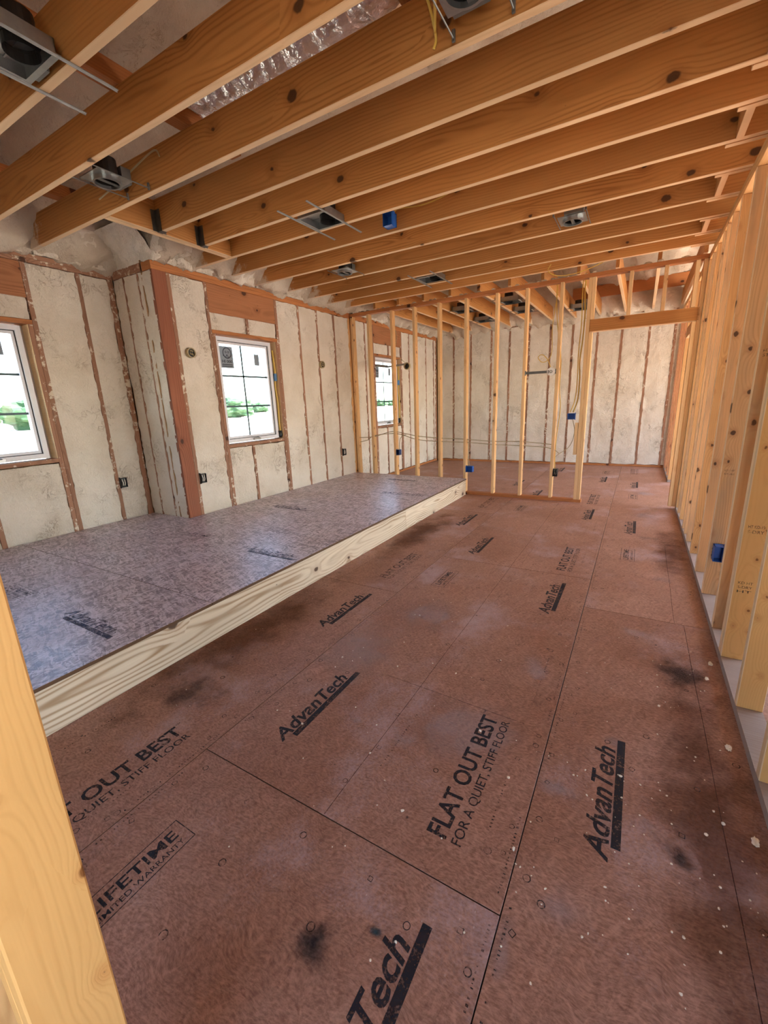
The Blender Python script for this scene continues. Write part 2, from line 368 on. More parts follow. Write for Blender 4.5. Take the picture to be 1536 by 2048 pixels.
_bc = {}
def board_mesh(L, T, W, m, me_, bev=.0025):
    key = (round(L, 3), round(T, 3), round(W, 3), m.name, me_.name)
    if key in _bc: return _bc[key]
    bm = bmesh.new(); bmesh.ops.create_cube(bm, size=1.0)
    for v in bm.verts: v.co = Vector((v.co.x*L, v.co.y*T, v.co.z*W))
    bmesh.ops.bevel(bm, geom=[e for e in bm.edges], offset=bev, segments=1, affect='EDGES')
    mesh = bpy.data.meshes.new('board'); 
    for f in bm.faces: f.material_index = 1 if abs(f.normal.z) > .6 else 0
    bm.to_mesh(mesh); bm.free(); mesh.materials.append(m); mesh.materials.append(me_)
    _bc[key] = mesh; return mesh
AX = {'x': Vector((1, 0, 0)), 'y': Vector((0, 1, 0)), 'z': Vector((0, 0, 1))}
def board(parent, name, b, ax, mat, edge=None, tilt=0.0):
    """b = (x0,x1,y0,y1,z0,z1); ax = 'lengthaxis thicknessaxis widthaxis'"""
    mid = Vector(((b[0]+b[1])/2, (b[2]+b[3])/2, (b[4]+b[5])/2)); size = {'x': b[1]-b[0], 'y': b[3]-b[2], 'z': b[5]-b[4]}
    X, Y = AX[ax[0]], AX[ax[1]]; Z = X.cross(Y)
    me = board_mesh(size[ax[0]], size[ax[1]], size[ax[2]], M[mat], M[edge or mat])
    R = Matrix((X, Y, Z)).transposed().to_4x4()
    if tilt: R = R @ Matrix.Rotation(tilt, 4, 'Y') @ Matrix.Rotation(tilt*.7, 4, 'Z')
    return link(name, me, parent, mat=Matrix.Translation(mid) @ R)

def fbm(p, o=4): return noise.fractal(p, 0.9, 2.1, o)
def foam(parent, name, o, u, v, n, w_, h_, seed, amp=.010, step=.034, rag=.008, mat='foam'):
    """spray foam filling one stud bay: bumpy grid, ragged rim lapping the studs"""
    o, u, v, n = Vector(o), Vector(u), Vector(v), Vector(n)
    nu, nv = max(4, int(w_/step)), max(4, int(h_/step)); vs = []
    sd = Vector((seed*3.17, seed*1.71, seed*.93))
    for j in range(nv+1):
        for i in range(nu+1):
            a, b = i/nu*w_, j/nv*h_
            q = o + u*a + v*b
            e = 0
            d = amp*fbm(q*5.0 + sd) + amp*.7*abs(fbm(q*13.0 + sd, 3)) - .002
            rough = max(0.0, fbm(q*1.3 + sd*2, 2)); d += rough*.012*fbm(q*24.0, 2)
            ext_u = ext_v = 0.0
            if i in (0, nu):
                t = noise.noise(q*11.0 + sd) * rag + noise.noise(q*37.0 + sd)*rag*.6
                ext_u = (-1 if i == 0 else 1)*t; d = .0035 if t > 0 else -.004
            if j in (0, nv):
                t = noise.noise(q*11.0 - sd) * rag
                ext_v = (-1 if j == 0 else 1)*t; d = .0035 if t > 0 else -.004
            vs.append(tuple(q + u*ext_u + v*ext_v + n*d))
    fs = [(j*(nu+1)+i, j*(nu+1)+i+1, (j+1)*(nu+1)+i+1, (j+1)*(nu+1)+i) for j in range(nv) for i in range(nu)]
    if u.cross(v).dot(n) < 0: fs = [tuple(reversed(f)) for f in fs]
    m = MB(); m.add(vs, fs); return m.build(name, M[mat], parent, smooth=True)

_tc = {}
def text_geo(body, length, cap, bold=0.0, shear=0.0):
    key = (body, bold, shear)
    if key not in _tc:
        cu = bpy.data.curves.new('lettering', 'FONT'); cu.body = body; cu.size = 1.0; cu.offset = bold; cu.shear = shear; cu.resolution_u = 3
        ob = bpy.data.objects.new('lettering', cu); C.objects.link(ob)
        dg = bpy.context.evaluated_depsgraph_get(); dg.update()
        me = bpy.data.meshes.new_from_object(ob.evaluated_get(dg))
        _tc[key] = ([tuple(q.co) for q in me.vertices], [tuple(p.vertices) for p in me.polygons])
        bpy.data.objects.remove(ob); bpy.data.meshes.remove(me); bpy.data.curves.remove(cu)
    vs, fs = _tc[key]
    x0, x1 = min(q[0] for q in vs), max(q[0] for q in vs)
    return [((q[0]-x0)/(x1-x0)*length, q[1]/.72*cap, 0) for q in vs], fs
def put_text(m, body, x, y, length, cap, bold=.0, shear=0.0, mi=0):
    vs, fs = text_geo(body, length, cap, bold, shear); m.add([(a+x, b+y, 0) for a, b, _ in vs], fs, mi)
def rect(m, x0, x1, y0, y1, mi=0, z=0): m.add([(x0,y0,z),(x1,y0,z),(x1,y1,z),(x0,y1,z)], [(0,1,2,3)], mi)

# ------------------------------------------------------------------ floor
XR, YP, YF, XL, XN = .4725, 5.90, 9.32, -4.03, -4.68
SUB = MB(); SUB.box(-4.86, 3.4, -1.6, 9.5, -.20, -.021)
floor = tag(SUB.build('floor', M['sub']), kind='structure')
PAN = []
def panel(parent, x0, x1, y0, y1, ztop, th, mat, name='panel', gap=.0016, along='y', edge='panel_edge'):
    bm = bmesh.new(); bmesh.ops.create_cube(bm, size=1.0)
    L, W_ = (y1-y0-2*gap, x1-x0-2*gap) if along == 'y' else (x1-x0-2*gap, y1-y0-2*gap)
    for q in bm.verts: q.co = Vector((q.co.x*L, q.co.y*W_, q.co.z*th))
    bmesh.ops.bevel(bm, geom=[e for e in bm.edges], offset=.0012, segments=1, affect='EDGES')
    me = bpy.data.meshes.new(name)
    for f in bm.faces: f.material_index = 0 if f.normal.z > .5 else 1
    bm.to_mesh(me); bm.free(); me.materials.append(M[mat]); me.materials.append(M[edge])
    R = Matrix.Rotation(math.pi/2, 4, 'Z') if along == 'y' else Matrix.Identity(4)
    o = link(name, me, parent, mat=Matrix.Translation(((x0+x1)/2, (y0+y1)/2, ztop-th/2)) @ R)
    o['rect'] = (x0, x1, y0, y1); return o
S1, S2 = -1.41, -.197
cols = [(-3.85, -2.63, [-1.6, .9, 3.4, 5.86, 8.3, 9.46]), (-2.63, S1, [-1.6, .06, 2.5, 4.94, 7.38, 9.46]), (S1, S2, [-1.6, .855, 3.335, 5.80, 8.24, 9.46]),
        (S2, 1.02, [-1.6, .40, 2.845, 4.448, 6.87, 9.46]), (1.02, 2.24, [-1.6, .85, 3.3, 5.7, 8.2, 9.46]), (2.24, 3.3, [-1.6, .4, 2.85, 5.3, 7.7, 9.46]),
        (-4.8, -3.85, [5.86, 8.3, 9.46])]
for x0, x1, ys in cols:
    for a, b in zip(ys, ys[1:]): PAN.append(panel(floor, x0, x1, a, b, 0.0, .02, 'floor_panel'))
def on_panel(x, y, plist):
    for p in plist:
        r = p['rect']
        if r[0] <= x <= r[1] and r[2] <= y <= r[3]: return p
    return plist[0]
def decal(me, name, x, y, z, rot, plist, scale=(1, 1, 1)):
    p = on_panel(x, y, plist); o = link(name, me, p)
    W_ = Matrix.Translation((x, y, z)) @ Matrix.Rotation(rot, 4, 'Z') @ Matrix.Diagonal((*scale, 1))
    setm(o, ML[p.name].inverted() @ W_); return o

def logo_mesh(mat, registered=True):
    m = MB(); put_text(m, 'AdvanTech', 0, .034, .485, .070, .022, .28); rect(m, .055, .54, 0, .027, 0)
    # the bar carries worn pale strokes: cut it into slightly separated blocks
    m.ring((.512, .062), .0085, .0105, 0, .0001, 14)
    return m.mesh('printed_logo', [M[mat]])
def slogan_mesh(mat):
    m = MB(); put_text(m, 'FLAT OUT BEST', 0, .052, .60, .066, .022); put_text(m, '\u2122', .605, .105, .022, .014)
    put_text(m, 'FOR A QUIET, STIFF FLOOR', .0, 0, .60, .034, .004); return m.mesh('printed_slogan', [M[mat]])
def warranty_mesh(mat):
    m = MB(); put_text(m, 'LIFETIME', .03, .045, .27, .040, .016); put_text(m, 'LIMITED WARRANTY', .03, .013, .27, .019, .004)
    for a in ((0, .33, 0, .003), (0, .33, .102, .105), (0, .003, 0, .105), (.327, .33, 0, .105)): rect(m, *a)
    return m.mesh('printed_warranty', [M[mat]])
LG, SG, WG = logo_mesh('ink'), slogan_mesh('ink'), warranty_mesh('ink')
LGf, SGf = logo_mesh('ink_faint'), slogan_mesh('ink_faint')
Q = math.pi/2; zt = .0005
for x, y in ((-1.122, 1.03), (-1.14, 3.50), (-1.56, 1.855), (-1.57, 4.30), (.075, 1.14), (.08, 4.66), (-.345, .20), (-.35, 2.64), (-.355, 5.05), (.085, 7.10), (-.36, 7.45), (-1.13, 6.0), (-1.56, 6.75), (-1.14, 8.3)):
    decal(LG, 'printed_logo', x, y, zt, Q, PAN)
for x, y, me in ((-.355, .975, SG), (-1.53, .27, SG), (-.345, 3.43, SG), (-1.575, 2.70, SGf), (-.36, 5.87, SG), (-1.58, 5.2, SGf), (.08, 8.4, SGf)):
    decal(me, 'printed_slogan', x, y, zt, Q, PAN)
for x, y in ((-1.13, .27), (-1.14, 2.73), (.08, 3.87), (-1.13, 5.18), (.085, 6.34), (-1.14, 7.6), (-.36, 8.3)):
    decal(WG, 'printed_warranty', x, y, zt, Q, PAN)
# fastener marks (little rings, squares, diamonds) and small edge printing, one print layer per panel
def marks_mesh(seed, W_, L):
    rnd = random.Random(seed); m = MB()
    def mark(x, y):
        t = rnd.random(); r = .010 + rnd.random()*.003
        if t < .45: seg, a0 = 12, 0
        elif t < .75: seg, a0 = 4, rnd.random()
        else: seg, a0 = 5, rnd.random()
        vs = []
        for j in range(seg):
            a = a0 + 2*math.pi*j/seg
            vs += [(x+(r-.003)*math.cos(a), y+(r-.003)*math.sin(a), 0), (x+r*math.cos(a), y+r*math.sin(a), 0)]
        m.add(vs, [(2*j, 2*j+1, 2*((j+1) % seg)+1, 2*((j+1) % seg)) for j in range(seg)])
    y = .14
    while y < L - .03:
        k = rnd.randint(3, 6); row = rnd.random() < .8
        if row:
            for q in range(k):
                if rnd.random() < .75: mark(.08 + (W_-.16)*q/(k-1) + rnd.uniform(-.02, .02), y + rnd.uniform(-.015, .015))
        for e in (.035, W_-.035): mark(e + rnd.uniform(-.008, .008), y + rnd.uniform(-.1, .1))
        y += .2032
    for e in (.016, W_ - .022, W_*.5 + .07, W_ - .10):     # small running edge text reduced to worn dashes
        y = rnd.uniform(.05, .3)
        while y < L - .2:
            run = rnd.uniform(.12, .5); yy = y
            while yy < min(y + run, L - .03):
                d = rnd.uniform(.003, .011); h = rnd.choice((.007, .007, .004))
                if rnd.random() < .8: rect(m, e, e + h, yy, yy + d*.5)
                yy += d + .004
            y += run + rnd.uniform(.15, .7)
    me = m.mesh('fastener_marks', [M['ink_faint']]); return me
for i, p in enumerate(PAN):
    r = p['rect']
    if r[1] <= -3 or r[0] > 1: continue
    me = marks_mesh(i + 3, r[1]-r[0], r[3]-r[2])
    o = decal(me, 'fastener_marks', r[0], r[2], zt, 0, [p]); o['kind'] = 'stuff'
# chalk lines
for x0, y0, x1, y1 in ((-.80, .86, -.80, 3.33), (.36, .40, .345, 2.84), (-.80, 3.34, -.80, 5.8), (-1.0, 1.62, -.30, 1.60), (.30, 2.85, .31, 4.4)):
    m = MB(); L = math.hypot(x1-x0, y1-y0); n = int(L/.05); vs = []
    for i in range(n+1):
        t = i/n; wv = .0012*math.sin(i*.37)
        vs += [(t*L, -.0011+wv, 0), (t*L, .0011+wv, 0)]
    m.add(vs, [(2*i, 2*i+2, 2*i+3, 2*i+1) for i in range(n)])
    decal(m.mesh('chalk_line', [M['chalk']]), 'chalk_line', x0, y0, zt, math.atan2(y1-y0, x1-x0), PAN)
# stains and browner strips
disc = {}
def stain(mat, x, y, rx, ry, rot=0.0, z=.0003):
    if mat not in disc:
        m = MB(); m.add([(0, 0, 0)] + [(math.cos(a*.2618)*1.0, math.sin(a*.2618)*1.0, 0) for a in range(24)], [(0, i+1, (i+1) % 24 + 1) for i in range(24)])
        disc[mat] = m.mesh('stain', [M[mat]])
    o = decal(disc[mat], 'stain', x, y, z, rot, PAN, (rx, ry, 1)); return o
for a in (('stain_dark', .29, 2.30, .17, .20, .3), ('stain_dark', -.60, .56, .07, .09, .5), ('stain_dark', -1.78, 1.05, .22, .2, .2), ('stain_dark', .22, 1.27, .08, .05, -.9),
          ('stain_teal', -.47, .66, .03, .02, 0), ('stain_white', .15, 1.33, .10, .035, -.8), ('stain_white', -.12, 1.33, .13, .05, .1), ('stain_white', .20, 4.60, .17, .10, 0),
          ('stain_white', .26, 3.55, .13, .09, 0), ('stain_white', .10, 2.62, .12, .10, 0), ('stain_white', -.34, 2.02, .10, .16, .2), ('stain_white', -1.05, 2.30, .25, .3, .4), ('stain_white', -.17, .78, .04, .12, .1),
          ('stain_white', -.70, 1.28, .10, .08, 0), ('stain_white', .18, 6.75, .22, .25, 0), ('stain_white', .15, 5.5, .2, .2, 0), ('stain_white', -.05, .95, .10, .08, .7), ('stain_white', .03, 1.66, .05, .05, 0), ('stain_white', -.95, 1.28, .05, .05, 0),
          ('tint_brown', -1.95, 1.6, .32, 1.5, 0), ('tint_brown', -1.9, 3.9, .3, 1.3, 0), ('tint_brown', .33, 1.5, .25, 1.3, 0), ('tint_brown', .35, 4.2, .2, 1.2, 0), ('stain_white', -.5, 1.45, .35, .3, .4), ('stain_white', -1.25, 1.75, .3, .45, .2)):
    stain(*a)

# ------------------------------------------------------------------ raised platform
plat = thing('raised_platform', 'low raised platform of grey-violet osb with a pale plank front, along the window wall', 'platform', (-3.1, 2.5, 0))
PI_ = Matrix.Translation((3.1, -2.5, 0))
def inplat(o): setm(o, PI_ @ ML[o.name]); return o
XPF, ZPT, YB = -2.09, .245, 5.845
DECK = []
for y0, y1, xs in ((-1.0, .23, (-4.53, -2.09)), (.23, 1.45, (-4.67, -3.31, -2.09)), (1.45, 2.695, (-4.67, -4.53, -2.09)), (2.695, 3.89, (-4.02, -3.31, -2.09)), (3.89, 5.11, (-4.02, -2.09)), (5.11, YB, (-4.02, -3.31, -2.09))):
    for a, b in zip(xs, xs[1:]): DECK.append(panel(plat, a, b + (.012 if b == -2.09 else 0), y0, y1, ZPT, .02, 'deck_panel', 'deck_panel', along='x'))
LGb, WGb, SGb = logo_mesh('ink_blue'), warranty_mesh('ink_blue'), slogan_mesh('ink_blue')
for me, nm, x, y in ((LGb, 'printed_logo', -2.76, .93), (WGb, 'printed_warranty', -3.56, .93), (WGb, 'printed_warranty', -3.55, 2.27), (LGb, 'printed_logo', -2.66, 2.19), (LGb, 'printed_logo', -3.58, 3.42), (SGb, 'printed_slogan', -2.75, 4.5), (LGb, 'printed_logo', -3.2, 5.4)):
    decal(me, nm, x, y, ZPT + .0006, 0, DECK)
for o in plat.children: inplat(o)
for a, b in ((-1.0, 3.95), (3.952, YB)):
    inplat(board(plat, 'rim_board', (XPF-.038, XPF, a, b, .001, ZPT-.0215), 'yxz', 'rim'))
m = MB()
for y in [-.6 + .4064*i for i in range(16)]: m.box(-4.0, XPF-.04, y, y+.038, .001, ZPT-.0215)
bj = m.build('bearer_joists', M['plate'], plat); inplat(bj); bj['kind'] = 'stuff'

# ------------------------------------------------------------------ left wall (studs, foam, windows, return)
def hole_boxes(m, x0, x1, y0, y1, z0, z1, holes):
    ys = y0
    for a, b, c, d in sorted(holes):
        m.box(x0, x1, ys, a, z0, z1); m.box(x0, x1, a, b, z0, c); m.box(x0, x1, a, b, d, z1); ys = b
    m.box(x0, x1, ys, y1, z0, z1)
W1 = (.98, 1.89, .965, 2.14); W2 = (3.335, 4.237, .955, 2.15); W3 = (6.64, 7.55, .955, 2.15)
sh = MB()
hole_boxes(sh, -4.195, -4.178, 2.70, 9.47, -.1, 2.74, [W2, W3])
hole_boxes(sh, -4.845, -4.828, -1.6, 2.86, -.1, 2.74, [W1])
sh.box(-4.845, -4.178, 2.845, 2.862, -.1, 2.74)
wl = tag(sh.build('wall_left', M['plywood']), kind='structure')
ZPB = 2.645
def stud_l(x, y, z0, z1, d=.14, t=.038, mat='wall_stud', name='stud'): return board(wl, name, (x-d, x, y-t/2, y+t/2, z0, z1), 'zyx', mat)
def plate_l(x, y0, y1, z0, z1, mat='wall_stud', name='plate', d=.14): return board(wl, name, (x-d, x, y0, y1, z0, z1), 'yzx', mat)
seed = [0]
def foam_l(x, y0, y1, z0, z1):
    seed[0] += 1; return foam(wl, 'foam_panel', (x-.004, y0, z0), (0, 1, 0), (0, 0, 1), (1, 0, 0), y1-y0, z1-z0, seed[0])
# far part of the wall, x = XL
board(wl, 'corner_board', (XL-.045, XL, 2.704, 2.845, .04, ZPB), 'zxy', 'corner')
stud_l(XL-.002, 2.866, .04, ZPB)
plate_l(XL, 2.70, 9.28, 0.0, .038, 'plate', 'bottom_plate')
plate_l(XL, 2.70, 5.6, ZPB, ZPB+.038, 'plate', 'top_plate'); plate_l(XL, 5.6, 9.30, ZPB, ZPB+.038, 'plate', 'top_plate')
plate_l(XL, 2.70, 9.30, ZPB+.038, ZPB+.076, 'plate', 'top_plate')
def window_framing(x, W, kl, kr, hdr=True):
    y0, y1, z0, z1 = W
    for y in (y0-.019, y0-.058): stud_l(x, y, .04, ZPB if y < y0-.03 else z1)
    for y in (y1+.019, y1+.058): stud_l(x, y, .04, ZPB if y > y1+.03 else z1)
    plate_l(x, y0, y1, z0-.036, z0, 'wall_stud', 'sill_plate'); plate_l(x, y0-.038, y1+.038, z1, z1+.038, 'plate', 'head_plate')
    board(wl, 'header', (x-.04, x-.002, y0-.038, y1+.038, 2.36, ZPB-.002), 'yxz', 'header')
    ym = y0 + .36
    stud_l(x, ym, .04, z0-.036, name='cripple_stud'); stud_l(x, (y0+y1)/2+.02, z1+.038, 2.36, name='cripple_stud')
    foam_l(x-.006, y0, ym-.019, .05, z0-.045); foam_l(x-.006, ym+.019, y1, .05, z0-.045)
    foam_l(x-.012, y0-.03, (y0+y1)/2, z1+.042, 2.362); foam_l(x-.012, (y0+y1)/2+.04, y1+.03, z1+.042, 2.362)
window_framing(XL, W2, 0, 0); window_framing(XL, W3, 0, 0)
far_studs = [4.712, 5.094, 5.495, 6.33, 7.93, 8.18, 8.72, 9.12]
for y in far_studs: stud_l(XL, y, .04, ZPB)
stud_l(XL, 5.905, .04, ZPB, t=.085, name='backing_stud', mat='stud'); stud_l(XL, 9.25, .04, ZPB, t=.07)
def foams(x, ys, z0=.045, z1=ZPB-.004):
    for a, b in zip(ys, ys[1:]): foam_l(x, a[1], b[0], z0, z1)
E = lambda y, t=.038: (y-t/2, y+t/2)
foams(XL, [(0, 2.886), (W2[0]-.077, 0)]); foams(XL, [(0, W2[1]+.077), E(4.712), E(5.094), E(5.495), (5.862, 0)])
foams(XL, [(0, 5.948), E(6.33), (W3[0]-.077, 0)]); foams(XL, [(0, W3[1]+.077), E(7.93), E(8.18), E(8.72), E(9.12), (9.215, 0)])
# near part, x = XN
plate_l(XN, -1.6, 2.70, 0.0, .038, 'plate', 'bottom_plate'); plate_l(XN, -1.6, 2.70, ZPB, ZPB+.038, 'wall_stud', 'top_plate'); plate_l(XN, -1.6, 2.70, ZPB+.038, ZPB+.076, 'wall_stud', 'top_plate')
window_framing(XN, W1, 0, 0)
for y in (.50, .10, -.5, 2.375): stud_l(XN, y, .04, ZPB)
stud_l(XN, 2.67, .04, ZPB, t=.055)
foams(XN, [(0, W1[1]+.077), E(2.375), (2.642, 0)]); foams(XN, [(0, -1.5), E(-.5), E(.10), E(.50), (W1[0]-.077, 0)])
# the return, facing the camera at y = 2.70
def foam_r(x0, x1):
    seed[0] += 1; return foam(wl, 'foam_panel', (x0, 2.702, .045), (1, 0, 0), (0, 0, 1), (0, -1, 0), x1-x0, ZPB-.05, seed[0], rag=.0015)
for x in (-4.50, -4.26): board(wl, 'stud', (x-.012, x+.012, 2.70, 2.83, .04, ZPB), 'zxy', 'wall_stud')
board(wl, 'bottom_plate', (XN, XL-.14, 2.70, 2.83, 0, .04), 'xzy', 'plate'); board(wl, 'top_plate', (XN, XL-.14, 2.70, 2.83, ZPB, ZPB+.076), 'xzy', 'wall_stud')
foam_r(-4.675, -4.512); foam_r(-4.488, -4.272); foam_r(-4.248, -4.05)

# ------------------------------------------------------------------ windows
def window(n, x, xg, W, stick):
    y0, y1, z0, z1 = W; y1f = y1 - .045
    root = tag(link('window_%d' % n, None, None, (xg, (y0+y1f)/2, z0)), kind='structure')
    T = Matrix.Translation((-xg, -(y0+y1f)/2, -z0))
    def part(m, nm, mat, par=root, sm=False):
        me = m.mesh(nm, [mat], sm); me.transform(T); return link(nm, me, par)
    def ringbox(m, xa, xb, ya, yb, za, zb, t):
        m.box(xa, xb, ya, ya+t, za, zb); m.box(xa, xb, yb-t, yb, za, zb); m.box(xa, xb, ya+t, yb-t, za, za+t); m.box(xa, xb, ya+t, yb-t, zb-t, zb)
    ya, yb, za, zb = y0+.012, y1f, z0+.012, z1-.012
    m = MB(); ringbox(m, xg-.05, xg+.045, ya, yb, za, zb, .042); part(m, 'frame', M['vinyl'])
    m = MB(); ringbox(m, xg-.03, xg+.026, ya+.042, yb-.042, za+.042, zb-.042, .03); sash = part(m, 'sash', M['vinyl'])
    m = MB(); ringbox(m, xg+.026, xg+.030, ya+.042, yb-.042, za+.042, zb-.042, .006); part(m, 'seal', M['dark_seal'], sash)
    ga, gb, gc, gd = ya+.072, yb-.072, za+.072, zb-.072
    m = MB(); m.box(xg-.004, xg, ga, gb, gc, gd); pane = part(m, 'glass_pane', M['glass'])
    ym = ga + (gb-ga)*.46; dz = (gd-gc)/3
    m = MB(); m.box(xg+.001, xg+.006, ym-.010, ym+.010, gc, gd); part(m, 'muntin', M['muntin'])
    for k in (1, 2):
        m = MB(); m.box(xg+.001, xg+.006, ga, gb, gc+dz*k-.010, gc+dz*k+.010); part(m, 'muntin', M['muntin'])
    # crank handle on the lower frame
    yc = ga + (gb-ga)*.55
    m = MB(); m.box(xg+.045, xg+.062, yc-.055, yc+.055, za+.008, za+.030); m.tube([(xg+.06, yc+.03, za+.03), (xg+.078, yc, za+.04), (xg+.078, yc-.07, za+.034)], .007)
    part(m, 'crank_handle', M['galv'], root, False)
    for (sa, sb, sc, sd, full) in stick:
        m = MB(); m.box(xg+.0005, xg+.0016, sa, sb, sc, sd); st = part(m, 'sticker', M['paper'], pane)
        if full:
            m = MB(); R = Matrix(((0, 0, 1, xg+.0022), (1, 0, 0, 0), (0, 1, 0, 0), (0, 0, 0, 1)))
            wy, hz = sb-sa, sd-sc; t = MB(); t.ring((sa+wy*.55, sc+hz*.70), .050, .062, 0, .0003, 24)
            zz = [(sa+wy*.22, sc+hz*.60), (sa+wy*.40, sc+hz*.48), (sa+wy*.52, sc+hz*.62), (sa+wy*.66, sc+hz*.47), (sa+wy*.82, sc+hz*.58)]
            t.tube([(a, b, .0002) for a, b in zz], .006, 4); 
            for q in (.45, .65): t.ring((sa+wy*q, sc+hz*.74), .006, .012, 0, .0003, 10)
            put_text(t, 'HI 000', sa+wy*.1, sc+hz*.25, wy*.8, hz*.13, .03)
            for q in (.06, .14): rect(t, sa+wy*.08, sb-wy*.12, sc+hz*q, sc+hz*(q+.045))
            m.add(t.v, t.f, 0, R); me = m.mesh('sticker_print', [M['sticker_ink']]); me.transform(T); link('sticker_print', me, pane)
    # jamb lining of the rough opening
    m = MB(); m.box(x-.14, x-.004, y1-.004, y1-.0005, z0+.002, z1-.002); part(m, 'jamb_board', M['pale_wood'])
    m = MB(); m.box(x-.14, x-.004, y0+.0005, y0+.004, z0+.002, z1-.002); part(m, 'jamb_board', M['wrap'])
    m = MB(); m.box(xg-.045, xg-.02, yb, y1-.005, z0+.002, z1-.002); part(m, 'jamb_filler', M['wrap'])
    return root
window(1, XN, -4.775, W1, [(1.60, 1.70, 1.88, 2.01, False)])
window(2, XL, -4.125, W2, [(3.44, 3.62, 1.81, 2.045, True), (3.94, 4.02, 1.86, 1.99, False)])
window(3, XL, -4.125, W3, [(6.76, 6.90, 1.80, 2.03, True), (7.24, 7.32, 1.85, 1.98, False)])

# ------------------------------------------------------------------ far wall
fw_ = MB(); fw_.box(-4.2, 3.4, 9.462, 9.48, -.1, 2.78)
wf = tag(fw_.build('wall_far', M['plywood']), kind='structure')
ZF = 2.735
board(wf, 'bottom_plate', (-4.03, .47, YF, YF+.14, 0, .038), 'xzy', 'plate')
board(wf, 'top_plate', (-4.03, -1.6, YF, YF+.14, ZF, ZF+.045), 'xzy', 'wall_stud'); board(wf, 'top_plate', (-1.6, 3.3, YF, YF+.14, ZF, ZF+.045), 'xzy', 'wall_stud')
fx = [-3.985, -3.637, -3.245, -2.80, -2.419, -2.035, -1.632, -1.231, -.803, -.404, .024, .405]
for x in fx: board(wf, 'stud', (x-.019, x+.019, YF, YF+.14, .04, ZF), 'zxy', 'wall_stud')
for a, b in zip(fx, fx[1:]):
    seed[0] += 1; foam(wf, 'foam_panel', (a+.019, YF+.004, .045), (1, 0, 0), (0, 0, 1), (0, -1, 0), b-a-.038, ZF-.05, seed[0], rag=.010)
seed[0] += 1; foam(wf, 'foam_panel', (.424, YF+.004, .045), (1, 0, 0), (0, 0, 1), (0, -1, 0), .12, ZF-.05, seed[0])
m = MB(); m.box(.6, 3.3, YF+.02, YF+.03, 0, ZF); m.build('wall_sheet', M['foam'], wf)

# ------------------------------------------------------------------ partition
pt = MB(); pt.box(-4.025, -.552, YP, YP+.089, 0.0, .038)
part_w = tag(pt.build('wall_partition', M['plate']), kind='structure')
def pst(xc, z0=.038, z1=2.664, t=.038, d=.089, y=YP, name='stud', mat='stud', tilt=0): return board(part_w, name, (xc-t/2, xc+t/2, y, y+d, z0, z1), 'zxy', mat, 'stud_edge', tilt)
board(part_w, 'top_plate', (-4.03, -1.2, YP, YP+.089, 2.665, 2.708), 'xzy', 'plate'); board(part_w, 'top_plate', (-1.2, XR, YP, YP+.089, 2.665, 2.708), 'xzy', 'plate')
for x, tl in ((-3.99, 0), (-3.69, .001), (-3.283, -.001), (-2.915, .0008), (-2.527, 0), (-2.133, -.001), (-1.715, .001), (-1.338, -.0012), (-.933, .001)): pst(x, tilt=tl)
pst(-.625); pst(-.586, z1=2.07, name='trimmer_stud'); pst(-.586, z0=2.212, name='cripple_stud')
board(part_w, 'header', (-.603, .45, YP, YP+.038, 2.075, 2.21), 'xyz', 'joist', 'joist_edge'); board(part_w, 'header', (-.603, .45, YP+.05, YP+.088, 2.075, 2.21), 'xyz', 'joist', 'joist_edge')
for x in (-.215, .112, .385): pst(x, z0=2.212, name='cripple_stud')
pst(.452, t=.038); pst(.413, z1=2.07, name='trimmer_stud')
board(part_w, 'scab_block', (-.685, -.647, YP+.002, YP+.05, .62, 1.02), 'zxy', 'stud', 'stud_edge')

# ------------------------------------------------------------------ right wall of bare studs
rp = MB(); rp.box(XR, XR+.089, -1.5, YP+.09, 0.0, .038); rp.box(XR, XR+.089, 7.78, 9.31, 0, .038)
wr = tag(rp.build('wall_right', M['sill_plate']), kind='structure')
def rst(y, t=.038, mat='stud_right', name='stud', z1=2.638, d=.089, x=XR): return board(wr, name, (x, x+d, y, y+t, .038, z1), 'zyx', mat, 'right_lit_edge')
RST = {}
for y, mt in ((-1.2, 'stud'), (-.8, 'stud'), (-.4, 'stud'), (.42, 'stud'), (.83, 'stud'), (1.24, 'stud'), (1.652, 'post'), (2.073, 'post'), (2.488, 'post'), (2.527, 'stud_right'), (2.806, 'stud_right'), (3.305, 'stud_right'), (3.725, 'stud_right'), (4.16, 'stud'), (4.50, 'stud_right'), (4.75, 'stud_right'), (4.944, 'stud_right'), (5.304, 'stud'), (5.60, 'stud_right')):
    RST[y] = rst(y, mat=mt)
for y in (5.86, 5.90, 5.95): rst(y, mat='stud')
for y, mt in ((7.78, 'stud'), (7.82, 'stud'), (8.2, 'header'), (8.6, 'header'), (9.0, 'header'), (9.27, 'corner')): rst(y, mat=mt, z1=2.70)
board(wr, 'top_plate', (XR, XR+.089, -1.5, 3.1, 2.64, 2.678), 'yzx', 'stud'); board(wr, 'top_plate', (XR, XR+.089, 3.1, 9.3, 2.64, 2.678), 'yzx', 'stud')
board(wr, 'top_plate', (XR, XR+.089, -1.5, 1.9, 2.678, 2.716), 'yzx', 'stud'); board(wr, 'top_plate', (XR, XR+.089, 1.9, 9.3, 2.678, 2.716), 'yzx', 'stud')
board(wr, 'header', (XR, XR+.038, 5.99, 7.78, 2.08, 2.22), 'yxz', 'joist', 'joist_edge')
for y in (6.4, 6.9, 7.4): board(wr, 'cripple_stud', (XR, XR+.089, y, y+.038, 2.222, 2.638), 'zyx', 'stud', 'stud_edge')
